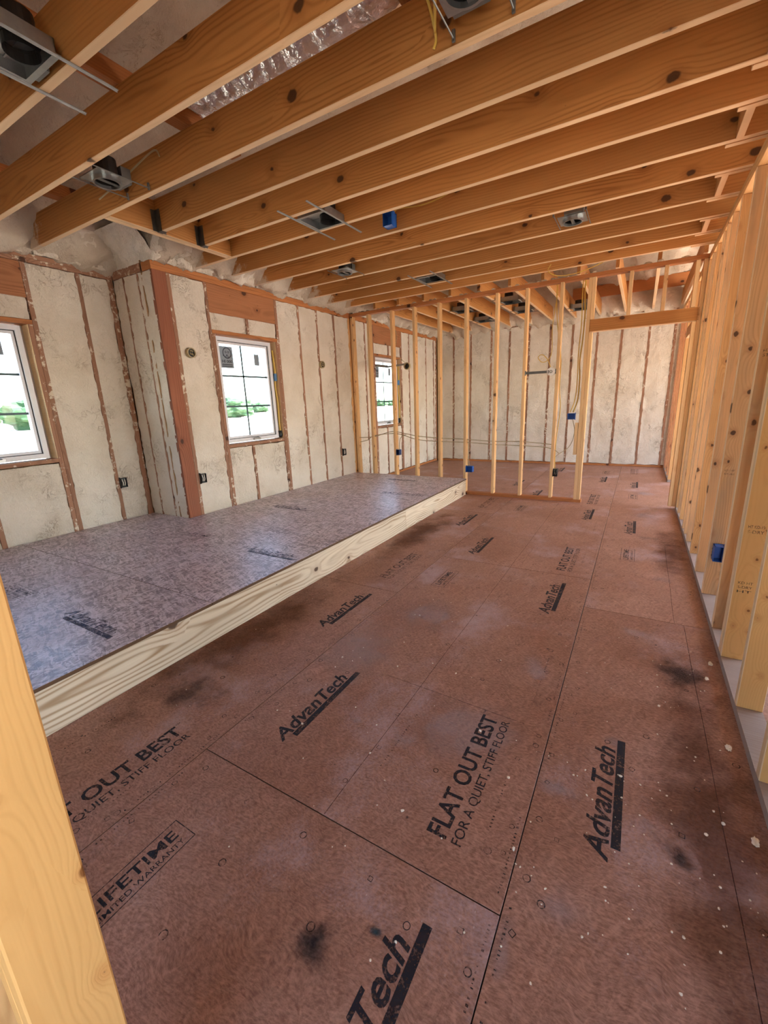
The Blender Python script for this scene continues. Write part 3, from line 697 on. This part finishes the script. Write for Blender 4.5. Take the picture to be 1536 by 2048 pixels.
# grade stamps on the near studs
def stamp(stud, z, scale=1.0, lines=('KD HT', 'S-DRY', 'HT')):
    t = MB()
    for i, s in enumerate(lines): put_text(t, s, 0, -i*.022*scale, .055*scale, .014*scale, .004)
    me = t.mesh('grade_stamp', [M['stamp']]); o = link('grade_stamp', me, stud)
    ml = ML[stud.name]; yf = ml.translation.y - .019 - .0006
    W_ = Matrix(((1, 0, 0, XR + .016), (0, 0, -1, yf), (0, 1, 0, z), (0, 0, 0, 1)))
    setm(o, ml.inverted() @ W_)
stamp(RST[2.488], .44); stamp(RST[2.488], .72, 1.1, ('HT KD-19', 'S-DRY')); stamp(RST[3.305], .35); stamp(RST[3.305], .86, .9, ('KD HT', 'STUD')); stamp(RST[2.806], 1.52, 1.0, ('HT KD', 'STUD')); stamp(RST[2.073], .9)
# next room: unseen outer wall, openings added to brighten the interior
ow = MB(); hole_boxes(ow, 3.32, 3.34, -1.6, 9.47, -.1, 2.75, [(2.9, 4.5, 0.0, 2.25), (5.4, 9.1, 0.0, 2.25)])
wo = tag(ow.build('wall_right_outer', M['plywood']), kind='structure')

bw = MB(); bw.box(-4.86, -.2, -1.64, -1.62, -.1, 4.3); bw.box(1.6, 3.34, -1.64, -1.62, -.1, 4.3); bw.box(-.2, 1.6, -1.64, -1.62, 2.15, 4.3)  # unseen wall added to cut light from behind, its opening sized for daylight
tag(bw.build('wall_back', M['plywood']), kind='structure')

# ------------------------------------------------------------------ near wall: jamb post of the opening the photo is taken through
nw = MB(); nw.box(-1.10, -.57, .065, .154, 0, .038)
wn = tag(nw.build('wall_near', M['sill_plate']), kind='structure')
board(wn, 'trimmer_stud', (-.608, -.57, .065, .154, .038, 2.66), 'zxy', 'post', 'post')
board(wn, 'stud', (-.648, -.610, .065, .154, .038, 2.70), 'zxy', 'post', 'post'); board(wn, 'stud', (-1.06, -1.022, .065, .154, .038, 2.70), 'zxy', 'stud', 'stud_edge')

# ------------------------------------------------------------------ ceiling: sprayed roof, joists
def prof(d):
    if d < 0: return 2.70
    if d < .10: return 2.70 + d*.6
    if d < .42: return 2.76 + (d-.10)*1.05
    return 3.096 + (d-.42)*.40
m = MB(); x0, x1, y0, y1, st = -4.95, 3.45, -1.64, 9.55, .052
nx, ny = int((x1-x0)/st), int((y1-y0)/st)
for j in range(ny+1):
    for i in range(nx+1):
        x, y = x0 + (x1-x0)*i/nx, y0 + (y1-y0)*j/ny
        xe = XN if y < 2.72 else XL
        d = min(x - xe, YF - y, 3.32 - x)
        z = min(prof(d), 4.1); q = Vector((x, y, z))
        a = .075 if d < .6 else .05
        z += a*fbm(q*3.4, 4) - (.10 if -.05 < d < .7 else .05)*abs(fbm(q*5.5, 3)) + .012*fbm(q*17.0, 2) + .02
        m.v.append((x, y, z))
m.f = [(j*(nx+1)+i, (j+1)*(nx+1)+i, (j+1)*(nx+1)+i+1, j*(nx+1)+i+1) for j in range(ny) for i in range(nx)]; m.mi = [0]*len(m.f)
ceil = tag(m.build('ceiling', M['shaded_foam'], smooth=True), kind='structure')
ZJ, HJ = 2.74, .225
YJ = [-.75, -.36, .045, .45, .85, 1.25, 1.645, 2.05, 2.455, 2.85, 3.19, 3.58, 4.00, 4.44, 4.88, 5.28, 5.65]
for i, y in enumerate(YJ):
    xa = -4.62 if y < 2.2 else (-3.44 if y < 2.9 else -4.02)
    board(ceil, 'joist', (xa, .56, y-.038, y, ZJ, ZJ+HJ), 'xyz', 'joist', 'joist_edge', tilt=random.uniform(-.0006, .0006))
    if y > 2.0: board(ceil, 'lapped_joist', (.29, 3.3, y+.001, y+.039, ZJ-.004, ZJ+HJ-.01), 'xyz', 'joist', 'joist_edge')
# header carrying the two short joists, with hangers
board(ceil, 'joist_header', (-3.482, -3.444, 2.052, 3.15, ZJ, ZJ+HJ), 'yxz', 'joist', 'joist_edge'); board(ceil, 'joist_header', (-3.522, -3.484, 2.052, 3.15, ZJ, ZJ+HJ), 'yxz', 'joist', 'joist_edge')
for y in (2.455, 2.85):
    m = MB(); m.box(-3.443, -3.385, y-.0405, y-.0385, ZJ-.002, ZJ+.15); m.box(-3.443, -3.385, y+.0005, y+.0025, ZJ-.002, ZJ+.15); m.box(-3.443, -3.385, y-.0405, y+.0025, ZJ-.004, ZJ-.002)
    m.box(-3.4438, -3.4415, y-.075, y-.0405, ZJ, ZJ+.15); m.box(-3.4438, -3.4415, y+.0025, y+.037, ZJ, ZJ+.15)
    m.build('joist_hanger', M['hanger'], ceil)
# strongbacks lying on the joists, blocking near the right wall
for x, ya, yb in ((-2.47, .5, 2.4), (-.98, .5, 2.3), (-4.0, 1.6, 2.68)): board(ceil, 'strongback', (x-.045, x+.045, ya, yb, ZJ+HJ+.002, ZJ+HJ+.09), 'yzx', 'plate')
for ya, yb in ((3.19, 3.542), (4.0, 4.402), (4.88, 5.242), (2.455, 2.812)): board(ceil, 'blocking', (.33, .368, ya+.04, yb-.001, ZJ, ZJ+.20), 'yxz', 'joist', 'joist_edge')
# far room joists along y
for i in range(11):
    x = -3.62 + .4064*i
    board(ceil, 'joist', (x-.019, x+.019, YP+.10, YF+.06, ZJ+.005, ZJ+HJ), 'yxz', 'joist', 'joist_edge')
board(ceil, 'rim_board', (-1.2, 1.2, 8.74, 8.778, ZJ+HJ+.004, ZJ+HJ+.19), 'xyz', 'plate')
# banks of foam filling the bays over the wall plates
def bank(o, u, w_, inward, sd):
    o, u, inward = Vector(o), Vector(u), Vector(inward); st = .022; nu = max(3, int(w_/st)); nv = 20; vs = []
    for j in range(nv+1):
        t = j/nv; a = t*1.5
        for i in range(nu+1):
            e = math.sin(math.pi*i/nu)
            base = o + u*(w_*i/nu) + inward*(.015 + .26*(1-math.cos(a)) + .05*e*math.sin(math.pi*t)) + Vector((0, 0, .245*math.sin(a) - .03*e*math.sin(math.pi*t)))
            q = base*1.0 + Vector((sd*1.7, sd*.9, 0))
            n = .045*fbm(q*5.0, 3) + .030*(1 - 2*abs(noise.noise(q*17.0))) + .010*noise.noise(q*40.0)
            nrm = (inward*math.sin(a*.9 + .25) + Vector((0, 0, -.75))).normalized()
            vs.append(tuple(base + nrm*n*(.35 + .65*min(1.0, e*2))*(0.3 if j == 0 else 1)))
    m = MB(); m.add(vs, [(j*(nu+1)+i, j*(nu+1)+i+1, (j+1)*(nu+1)+i+1, (j+1)*(nu+1)+i) for j in range(nv) for i in range(nu)])
    return m.build('foam_bank', M['foam'], ceil, smooth=True)
prev = None
for i, (a, b) in enumerate(zip(YJ, YJ[1:] + [5.93])):
    xw = XN if b < 2.3 else XL
    if i < 2: continue
    a0, b0 = a - .004, b - .034
    if a == 2.05: bank((XN, a0, 2.722), (0, 1, 0), .66, (1, 0, 0), i); a0 = 2.70
    if a == 2.455 : a0 = 2.70
    if a in (2.05,): continue
    bank((xw, a0, 2.722), (0, 1, 0), b0-a0, (1, 0, 0), i)
bank((XL, 5.99, 2.722), (0, 1, 0), 3.3, (1, 0, 0), 40)
bank((-4.6, 2.72, 2.722), (1, 0, 0), .62, (0, -1, 0), 41)
for i in range(11):
    x = -4.05 if i == 0 else -3.62 + .4064*(i-1) + .016
    xb = -3.62 + .4064*i - .016
    bank((x, YF, 2.775), (1, 0, 0), xb-x, (0, -1, 0), 50+i)
# scraps of foam on the partition's top plate
m = MB(); rnd = random.Random(5)
for i in range(60):
    x = rnd.uniform(-3.9, .3); y = YP + rnd.uniform(.005, .085); r = rnd.uniform(.010, .024)
    vs = []; 
    for a in range(3):
        for b in range(6):
            rr = r*(1, .9, .5)[a]*rnd.uniform(.7, 1.3); th = b*math.pi/3
            vs.append((x+rr*1.8*math.cos(th), y+rr*.6*math.sin(th), 2.709 + (0, .5, 1.1)[a]*r*rnd.uniform(.9, 1.2)))
    fs = [(a*6+b, a*6+(b+1) % 6, a*6+6+(b+1) % 6, a*6+6+b) for a in range(2) for b in range(6)] + [tuple(range(12, 18))]
    m.add(vs, fs)
sc = m.build('foam_scraps', M['shaded_foam'], part_w, smooth=True); sc['kind'] = 'stuff'

# ------------------------------------------------------------------ lamps (recessed light housings, not lit)
def square_light(label, cx, cy, z=ZJ, rot=0.0, bars=(.38, .36)):
    t = tag(link('recessed_light', None, None, (cx, cy, z)), label, 'light', 'square recessed light housings'); t.rotation_euler = (0, 0, rot)
    m = MB(); a = .128
    m.box(-a, a, -a, -a+.004, 0, .055); m.box(-a, a, a-.004, a, 0, .055); m.box(-a, -a+.004, -a, a, 0, .055); m.box(a-.004, a, -a, a, 0, .055)
    m.box(-a-.012, a+.012, -a-.012, -a+.012, -.002, .0); m.box(-a-.012, a+.012, a-.012, a+.012, -.002, 0); m.box(-a-.012, -a+.012, -a+.012, a-.012, -.002, 0); m.box(a-.012, a+.012, -a+.012, a-.012, -.002, 0)
    m.build('pan', M['galv'], t)
    m = MB(); vs = [(-a+.004, -a+.004, .05), (a-.004, -a+.004, .05), (a-.004, a-.004, .05), (-a+.004, a-.004, .05), (0, 0, .042), (0, -a+.004, .05), (a-.004, 0, .05), (0, a-.004, .05), (-a+.004, 0, .05)]
    m.add(vs, [(0, 4, 5), (5, 4, 1), (1, 4, 6), (6, 4, 2), (2, 4, 7), (7, 4, 3), (3, 4, 8), (8, 4, 0)])
    for s in (-1, 1): m.box(-a+.004, a-.004, s*.052-.003, s*.052+.003, .043, .049)
    m.build('top_plate', M['galv'], t)
    m = MB(); m.cyl((.03, .05), .062, .0, .13, 24, bottom=False); m.ring((.03, .05), .060, .066, .036, .044, 24); c = m.build('lamp_can', M['can'], t, smooth=False)
    m = MB(); m.box(-.10, .0, a+.004, a+.03, .004, .07); m.build('junction_box', M['galv_dull'], t)
    m = MB(); m.box(.055, .095, -.09, -.05, .040, .042); rect(m, .06, .09, -.085, -.055, 0, .0395); m.build('rating_label', M['white_plastic'], t)
    for s in (-1, 1):
        m = MB(); x = s*(a+.008); m.box(x-.006, x+.006, -bars[0], bars[1], -.006, -.003); m.box(x-.006, x-.004, -bars[0], bars[1], -.011, -.003)
        hb = m.build('hanger_bar', M['galv'], t)
    return t
def round_light(label, cx, cy, z=ZJ, rot=0.0, bars=True, r=.080):
    t = tag(link('recessed_light', None, None, (cx, cy, z)), label, 'light', 'round recessed light housings'); t.rotation_euler = (0, 0, rot)
    m = MB(); m.ring((0, 0), r*.86, r, -.012, .012, 32); m.build('trim_ring', M['galv'], t)
    m = MB(); m.cyl((0, 0), r*.84, .006, .12, 28, bottom=False); m.build('lamp_can', M['can'], t)
    m = MB(); m.box(-.012, .012, -r*.84, r*.84, -.002, .002); m.build('socket_strap', M['galv_dull'], t)
    m = MB(); a = .105
    seg = 24; inner = [(r*math.cos(2*math.pi*j/seg), r*math.sin(2*math.pi*j/seg)) for j in range(seg)]
    outer = [(max(-a, min(a, 1.5*a*math.cos(2*math.pi*j/seg))), max(-a, min(a, 1.5*a*math.sin(2*math.pi*j/seg)))) for j in range(seg)]
    vs = [(x, y, zz) for zz in (.012, .016) for x, y in inner] + [(x, y, zz) for zz in (.012, .016) for x, y in outer]
    fs = []
    for j in range(seg):
        k = (j+1) % seg; fs += [(j, 2*seg+j, 2*seg+k, k), (seg+j, seg+k, 3*seg+k, 3*seg+j), (2*seg+j, 3*seg+j, 3*seg+k, 2*seg+k)]
    m.add(vs, fs); m.build('mounting_plate', M['galv'], t)
    m = MB(); m.box(-.09, .05, .07, .13, .018, .10); jb = m.build('junction_box', M['galv_dull'], t)
    m = MB(); m.ring((-.02, .10), .009, .013, .1, .104, 12); m.build('knockout', M['galv'], jb); m = MB(); m.box(-.095, -.09, .075, .125, .03, .09); m.build('box_cover', M['galv'], jb)
    if bars:
        for s in (-1, 1):
            m = MB(); x = s*.118; m.tube([(x, -.155, .006), (x, .2, .006)], .0035, 6); m.box(x-.006, x+.006, .19, .2, -.004, .035); m.build('hanger_bar', M['galv_dull'], t)
    return t
square_light('square galvanised light housing with dark can, in the top left corner', -2.26, 1.04)
square_light('square light housing with pale label, between two long hanger bars beside the blue ceiling box', -2.27, 3.02, bars=(.34, .36))
square_light('square light housing with hanger bars, farthest one before the partition', -2.26, 5.06, bars=(.33, .33))
round_light('round light housing with a silver ring, in the left bays near the top left', -2.97, 1.79, bars=True)
round_light('round light housing seen edge-on below the joists, right of the blue ceiling box', -.62, 4.24, rot=math.pi)
round_light('round light housing tangled with grey straps, at the foam end of the joists', -2.90, 4.22)
round_light('round light housing cut off by the top edge, its two bars nailed to a joist', -.66, 1.79)
for i, (x, y, lb) in enumerate(((-2.61, 7.1, 'square light housing beyond the partition, nearest the left wall'), (-2.61, 8.2, 'square light housing beyond the partition, by the far foam on the left'),
                                (-1.80, 6.95, 'square light housing beyond the partition, between the middle studs'), (-1.80, 7.8, 'square light housing beyond the partition, behind the middle one'), (-.98, 8.25, 'square light housing beyond the partition, left of the doorway near the far wall'))):
    square_light(lb, x, y, ZJ+.004, rot=math.pi/2, bars=(.20, .20))

# ------------------------------------------------------------------ foil ducts
def duct(label, pts, r):
    pts = [Vector(p) for p in pts]; fine = []
    for a, b in zip(pts, pts[1:]):
        n = max(2, int((b-a).length/.018)); fine += [a.lerp(b, i/n) for i in range(n)]
    fine.append(pts[-1]); sd = random.random()*50
    for _ in range(12): fine = [fine[0]] + [(fine[i-1]+fine[i]*2+fine[i+1])/4 for i in range(1, len(fine)-1)] + [fine[-1]]
    m = MB(); m.tube(fine, r, 28, 0, lambda i, th: r*(1 + .025*math.sin(i*1.7) + .16*noise.noise(Vector((math.cos(th)*2, math.sin(th)*2, i*.22 + sd)))))
    return tag(m.build('flexible_duct', M['foil'], smooth=True), label, 'duct', 'foil ducts above the joists')
duct('crumpled silver foil duct above the joists at the top middle', [(-2.35, 2.02, 3.13), (-1.9, 2.06, 3.14), (-1.4, 2.08, 3.15), (-1.0, 2.0, 3.17)], .145)
duct('crumpled foil duct in the top left corner above the square housing', [(-3.0, .55, 3.0), (-2.3, .62, 2.98), (-1.75, .95, 3.05), (-1.3, 1.4, 3.12)], .13)

# ------------------------------------------------------------------ electrical boxes
def open_box(m, w_, h_, d, t=.003, M4=None):
    m.box(-w_/2, w_/2, d-t, d, -h_/2, h_/2, 0, M4); m.box(-w_/2, -w_/2+t, 0, d, -h_/2, h_/2, 0, M4); m.box(w_/2-t, w_/2, 0, d, -h_/2, h_/2, 0, M4)
    m.box(-w_/2, w_/2, 0, d, -h_/2, -h_/2+t, 0, M4); m.box(-w_/2, w_/2, 0, d, h_/2-t, h_/2, 0, M4)
def elec(label, loc, rot, mat, w_=.058, h_=.092, d=.07, group='electrical boxes', name='electrical_box', wires=True, side=1):
    t = thing(name, label, 'box', loc, group); t.rotation_euler = rot
    m = MB(); open_box(m, w_, h_, d); m.build('box_body', M[mat], t)
    m = MB(); m.box(side*w_/2, side*(w_/2+.004), .012, .05, -h_/2-.008, h_/2+.008); m.tube([(side*(w_/2+.002), .01, h_/2-.01), (side*(w_/2+.004), d-.01, h_/2-.004)], .003, 6); m.build('nail_flange', M[mat], t)
    if wires:
        m = MB(); e = min(.03, d*.5); m.tube([(-.012, d-.006, h_/2-.012), (-.012, e, h_/2-.03), (-.008, e*.7, 0), (-.012, e, -h_/2+.02)], .0045, 6); m.tube([(.014, d-.006, h_/2-.012), (.012, e, h_/2-.03), (.012, e*.7, -.01), (.004, e, -h_/2+.018)], .0045, 6)
        m.build('wire_ends', M['wire_white'], t)
    return t
# on the ceiling and the partition (fronts face the camera, -y)
elec('blue box hanging on a joist under the ceiling beside a square light', (-1.925, 3.45, 2.808), (0, 0, 0), 'blue', .085, .095, .085, wires=False)
elec('bright blue box on the stud at the platform corner', (-2.062, 5.895, .375), (0, 0, 0), 'blue', .10, .085, .07, side=-1, wires=False)
elec('dark blue box on the partition stud in front of the far left window', (-3.232, 5.895, .59), (0, 0, 0), 'navy', .055, .085, .07, side=-1, wires=False)
elec('blue box nailed to a block beside the doorway stud', (-.735, 5.895, 1.10), (0, 0, 0), 'blue', .088, .075, .07, side=1, wires=False)
elec('black outlet box hanging from cables low on the partition, left of the doorway', (-.885, 5.895, .378), (0, 0, 0), 'black', .055, .095, .07, side=-1)
elec('blue box low on the right wall between the studs', (.515, 3.225, .345), (0, 0, 0), 'blue', .05, .10, .07, wires=False)
# in the foam of the left wall (fronts face +x)
RL = (0, 0, math.radians(90))
elec('black outlet box in the foam left of the wall corner', (XN+.032, 2.425, .64), RL, 'black', .06, .10, .022, side=-1)
elec('black outlet box beside the red corner board', (XL+.032, 2.92, .64), RL, 'black', .06, .10, .022, side=-1)
elec('black outlet box in the foam just before the partition', (XL+.032, 5.545, .62), RL, 'black', .06, .10, .022, side=-1)
elec('black outlet box beyond the partition below the left edge of the far left window', (XL+.032, 6.50, .38), RL, 'black', .06, .10, .022, side=-1)
elec('black outlet box beyond the partition right of the far left window', (XL+.032, 8.23, .385), RL, 'black', .06, .10, .022, side=-1)
def round_box(label, y, z):
    t = thing('round_box', label, 'box', (XL+.028, y, z), 'round lamp boxes in the foam'); R = Matrix.Rotation(math.pi/2, 4, 'Y')
    m = MB(); m.ring((0, 0), .040, .050, -.03, .006, 28, 0, R); m.build('box_rim', M['wire_grey'], t)
    m = MB(); m.cyl((0, 0), .042, -.016, -.012, 24, 0, R); m.build('box_back', M['black'], t)
    m = MB(); m.tube([(-.008, .015, .0), (-.002, .02, -.022), (.004, -.018, -.01), (0, -.01, .022), (.002, .016, .012)], .006, 6); m.build('wire_ends', M['wire_grey'], t)
round_box('round lamp box in the foam left of the middle window', 2.985, 1.925); round_box('round lamp box in the foam right of the middle window', 5.128, 1.925)
# round box on a bar between two partition studs
t = thing('fan_box_bar', 'round white box on a grey bar between two partition studs', 'box', (-1.13, 5.90, 1.655))
m = MB(); m.box(-.19, .18, .014, .019, -.015, .015); m.box(-.19, .18, .005, .014, .012, .016); m.box(-.195, -.185, -.002, .03, -.03, .03); m.box(.175, .185, -.002, .03, -.03, .03); m.build('bar', M['galv_dull'], t)
RX = Matrix.Rotation(math.pi/2, 4, 'X'); m = MB(); m.cyl((.125, 0), .05, -.012, .012, 8, 0, RX); m.build('round_body', M['white_plastic'], t)
m = MB(); m.ring((.125, 0), .012, .018, .012, .016, 14, 0, RX); m.box(.09, .10, -.017, -.013, -.02, .02); m.build('knockout', M['galv_dull'], t)
# hung box on a bracket arm in front of the far left window
t = thing('bracket_box', 'round box at the end of a pale bracket arm by the far left window', 'box', (-3.55, 6.45, 1.94))
m = MB(); m.box(-.14, .19, -.004, .004, -.014, .014, 0, Matrix.Rotation(-.06, 4, 'Y')); m.build('arm', M['galv'], t)
m = MB(); m.ring((.235, -.02), .042, .056, -.02, .02, 20, 0, RX); m.build('box_rim', M['wire_grey'], t); m = MB(); m.cyl((.235, -.02), .043, -.021, -.016, 20, 0, RX); m.build('box_back', M['black'], t)
m = MB(); m.box(-.155, -.135, -.35, .02, -.02, .02); m.build('wall_bracket', M['galv_dull'], t)

# ------------------------------------------------------------------ cables
def cable(label, pts, r=.0055, mat='wire', group='electrical cables', sm=4):
    pts = [Vector(p) for p in pts]; f = []
    for i in range(len(pts)-1):
        p0, p1, p2, p3 = pts[max(i-1, 0)], pts[i], pts[i+1], pts[min(i+2, len(pts)-1)]
        for k in range(6):
            t = k/6; f.append(.5*((2*p1) + (p2-p0)*t + (2*p0-5*p1+4*p2-p3)*t*t + (3*p1-p0-3*p2+p3)*t**3))
    f.append(pts[-1]); m = MB(); m.tube(f, r, 8)
    return tag(m.build('cable', M[mat], smooth=True), label, 'cable', group)
yc = YP + .045
cable('upper tan cable run through the partition studs at waist height', [(-3.97, yc, .815), (-3.69, yc, .83), (-3.45, yc+.02, .895), (-3.283, yc, .91), (-2.915, yc, .845), (-2.527, yc, .815), (-2.133, yc, .80), (-1.715, yc, .775), (-1.338, yc, .775), (-.933, yc, .74)], .005, 'wire_grey')
cable('lower tan cable run sagging between the partition studs', [(-3.97, yc+.01, .74), (-3.8, yc, .78), (-3.69, yc, .845), (-3.283, yc, .88), (-2.915, yc+.01, .79), (-2.527, yc, .765), (-2.133, yc+.01, .755), (-1.715, yc+.01, .73), (-1.338, yc, .72), (-1.1, yc, .71), (-.933, yc, .68), (-.85, yc, .62)], .005, 'wire_grey')
cable('short tan cable from the cable run down to the dark blue box', [(-3.10, yc, .86), (-3.16, yc, .85), (-3.215, yc, .78), (-3.225, yc-.01, .63)], .005, 'wire_grey')
cable('tan cable running down the corner stud into the bright blue box', [(-2.10, yc, .80), (-2.085, yc, .7), (-2.09, yc, .55), (-2.07, yc-.02, .425)], .005, 'wire_grey')
cable('yellow cable down the stud to the black outlet box', [(-1.02, 6.1, 2.72), (-1.0, 5.98, 2.5), (-.97, 5.96, 2.2), (-.905, yc, 1.8), (-.90, yc, 1.45), (-.875, yc, 1.2), (-.90, yc, .85), (-.905, yc, .6), (-.895, yc-.02, .43)])
cable('second yellow cable looping from the ceiling to the round white box', [(-1.05, 6.2, 2.75), (-1.0, 6.0, 2.55), (-1.03, 5.97, 2.2), (-1.02, 5.96, 1.9), (-1.06, 5.95, 1.80), (-1.13, 5.95, 1.78), (-1.18, 5.95, 1.84), (-1.13, 5.95, 1.87), (-1.06, 5.95, 1.80), (-1.02, 5.93, 1.71)], .005)
cable('thick pair of yellow cables along the doorway stud to the blue box', [(-.70, 6.15, 2.78), (-.69, 5.99, 2.55), (-.67, 5.97, 2.3), (-.675, 5.97, 2.0), (-.69, 5.96, 1.75), (-.675, 5.95, 1.55), (-.68, 5.94, 1.30), (-.72, 5.94, 1.15)], .008)
cable('yellow cable beside the pair at the doorway stud', [(-.73, 6.15, 2.76), (-.715, 5.99, 2.5), (-.70, 5.97, 2.2), (-.71, 5.965, 1.85), (-.70, 5.95, 1.5), (-.715, 5.94, 1.28), (-.755, 5.935, 1.15)], .006)
cable('loose tan cable from under the blue box to the cable run', [(-.72, 5.94, 1.06), (-.69, 5.95, .9), (-.74, 5.96, .72), (-.86, 5.96, .62), (-.93, 5.96, .55)], .004, 'wire_grey')
cable('pale yellow cable drooping below the joists in front of the partition', [(-1.02, 5.60, 2.80), (-1.05, 5.62, 2.74), (-.95, 5.66, 2.685), (-.75, 5.68, 2.685), (-.5, 5.66, 2.74), (-.35, 5.64, 2.83)], .005, 'wire')
cable('yellow cable from the blue ceiling box along the joist', [(-1.90, 3.515, 2.858), (-1.86, 3.53, 2.89), (-1.66, 3.535, 2.87), (-1.48, 3.535, 2.885), (-1.30, 3.535, 2.93)], .005, 'wire')
cable('yellow cable hanging at the top edge by the hanger bars', [(-.90, 1.72, 2.99), (-.86, 1.88, 2.88), (-.86, 1.995, 2.80), (-.87, 2.0, 2.755)], .006, 'wire')
cable('second yellow cable joining the one at the top edge', [(-.76, 1.78, 2.92), (-.82, 1.90, 2.86), (-.86, 1.99, 2.80)], .006, 'wire')
cable('pale cable looping on the joist above the left round light', [(-3.45, 2.0, 2.83), (-3.1, 1.98, 2.86), (-2.85, 2.0, 2.925), (-2.75, 2.0, 2.93), (-2.72, 2.0, 2.89)], .005, 'wire_grey')
cable('thin cable hanging in front of the far left window', [(-3.40, 6.0, 2.62), (-3.30, 6.1, 2.35), (-3.42, 6.2, 2.1), (-3.34, 6.3, 2.02), (-3.34, 6.42, 1.97)], .004, 'wire_grey')
for i, (W, nm) in enumerate(((W2, 'middle window'), (W3, 'far left window'))):
    yj = W[1] - .026; xg = -4.09
    cable('yellow cable bundle in the gap right of the %s' % nm, [(xg+.02, yj-.005, W[3]-.10), (xg+.03, yj, W[3]-.35), (xg+.015, yj-.005, W[3]-.55), (xg+.03, yj, W[3]-.75), (xg+.02, yj, W[2]+.2), (xg+.03, yj, W[2]+.06)], .011, 'wire')
    t = tag(MB().build('tape_wrap', M['tape']), 'blue tape around the cables in the gap right of the %s' % nm, 'tape', 'blue tape wraps')
    m = MB(); m.tube([(xg+.028, yj, W[3]-.38), (xg+.026, yj, W[3]-.47)], .019, 14); t.data = m.mesh('tape_wrap', [M['tape']], False)
    t2 = MB(); t2.tube([(xg+.02, yj, W[2]+.016), (xg+.025, yj, W[2]+.05), (xg+.02, yj-.003, W[2]+.10)], .019, 10, 0, lambda i, th: .019*(1+.3*math.sin(th*3+i)))
    tag(t2.build('rag', M['black'], smooth=True), 'crumpled dark rag at the bottom of the gap right of the %s' % nm, 'rag', 'dark rags in the window gaps')

# ------------------------------------------------------------------ crumbs of foam on the floor
proto = []
for k in range(5):
    bm = bmesh.new(); bmesh.ops.create_icosphere(bm, subdivisions=1, radius=1.0)
    rr = random.Random(k)
    for q in bm.verts: q.co = Vector((q.co.x*rr.uniform(.7, 1.3), q.co.y*rr.uniform(.4, .9), max(-.4, q.co.z*rr.uniform(.4, .7))))
    me = bpy.data.meshes.new('foam_crumb'); bm.to_mesh(me); bm.free(); me.materials.append(M['crumb']); proto.append(me)
rnd = random.Random(21)
spots = [(.05+rnd.gauss(0, .2), rnd.uniform(.75, 1.5)) for _ in range(60)] + [(.30+rnd.uniform(-.12, .12), rnd.uniform(.6, 2.6)) for _ in range(45)] + [(rnd.uniform(-1.3, .3), rnd.uniform(.5, 2.6)) for _ in range(60)] + [(rnd.uniform(-2.0, -.9), rnd.uniform(.9, 2.4)) for _ in range(20)]
for x, y in spots:
    x = min(max(x, -2.0), .45); s = rnd.choice((.002, .0028, .0035, .0045, .007 if rnd.random() < .4 else .003))
    o = link('foam_crumb', rnd.choice(proto), None, (x, y, s*.4)); o.scale = (s, s*1.2, s); o.rotation_euler = (0, 0, rnd.uniform(0, 6.28))
    tag(o, 'tiny white foam crumb lying on the red-brown subfloor', 'crumb', 'white foam crumbs on the floor')
for i, (x, y, s, lb) in enumerate(((.42, 1.83, .016, 'ragged tuft of white foam against the right sill plate, nearest the camera'), (.43, 2.45, .016, 'ragged white foam scrap against the right sill plate, by the dark stain'), (.40, 2.30, .012, 'flat white foam scrap beside the dark stain at the right'), (.43, 1.42, .016, 'white foam scrap at the foot of the right sill plate near the photo edge'))):
    bm = bmesh.new(); bmesh.ops.create_icosphere(bm, subdivisions=3, radius=1.0)
    for q in bm.verts:
        n = fbm(q.co*2.3 + Vector((i*7, 0, 0)), 4); q.co *= 1 + .55*n; q.co.z = max(-.25, q.co.z*.35); q.co.x *= .55
    me = bpy.data.meshes.new('foam_scrap'); bm.to_mesh(me); bm.free(); me.materials.append(M['crumb'])
    o = link('foam_scrap', me, None, (x, y, s*.25)); o.scale = (s, s, s); tag(o, lb, 'foam scrap', 'foam scraps by the right wall')

# ------------------------------------------------------------------ outdoors
m = MB(); n = 24
m.add([(x, y, -.35) for y in [-260 + 520*j/n for j in range(n+1)] for x in [-320 + 520*i/n for i in range(n+1)]], [(j*(n+1)+i, j*(n+1)+i+1, (j+1)*(n+1)+i+1, (j+1)*(n+1)+i) for j in range(n) for i in range(n)])
tag(m.build('ground', M['ground']), kind='structure')
tp = []
for k in range(4):
    bm = bmesh.new(); bmesh.ops.create_icosphere(bm, subdivisions=4, radius=1.0)
    for q in bm.verts:
        nn = fbm(q.co*2.0 + Vector((k*5, 1, 2)), 5); q.co *= 1 + .35*nn; q.co.z = q.co.z*.75 + .72
    me = bpy.data.meshes.new('crown'); bm.to_mesh(me); bm.free(); me.materials.append(M['leaf'])
    tm = MB(); tm.tube([(0, 0, 0), (.05, 0, .25), (0, .04, .6)], .09, 8); tk = tm.mesh('trunk', [M['bark']])
    tp.append((me, tk))
rnd = random.Random(3)
def tree(x, y, s, where):
    c_, k_ = rnd.choice(tp)
    t = thing('tree', 'distant green tree on the horizon outside, seen through the %s' % where, 'tree', (x, y, -.35), 'distant trees seen through the %s' % where)
    cr = link('crown', c_, t); cr.scale = (s*1.5, s*1.5, s); cr.rotation_euler = (0, 0, rnd.uniform(0, 6)); kk = link('trunk', k_, t); kk.scale = (s, s, s)
for i in range(22): tree(-150 + (i % 2)*14, 95 + i*7.0, rnd.uniform(2.5, 3.3), 'middle and far windows')
for i in range(11): tree(-85 + (i % 2)*12, 12 + i*5.6, rnd.uniform(2.4, 3.0), 'nearest window')
for p in PAN + DECK: del p['rect']
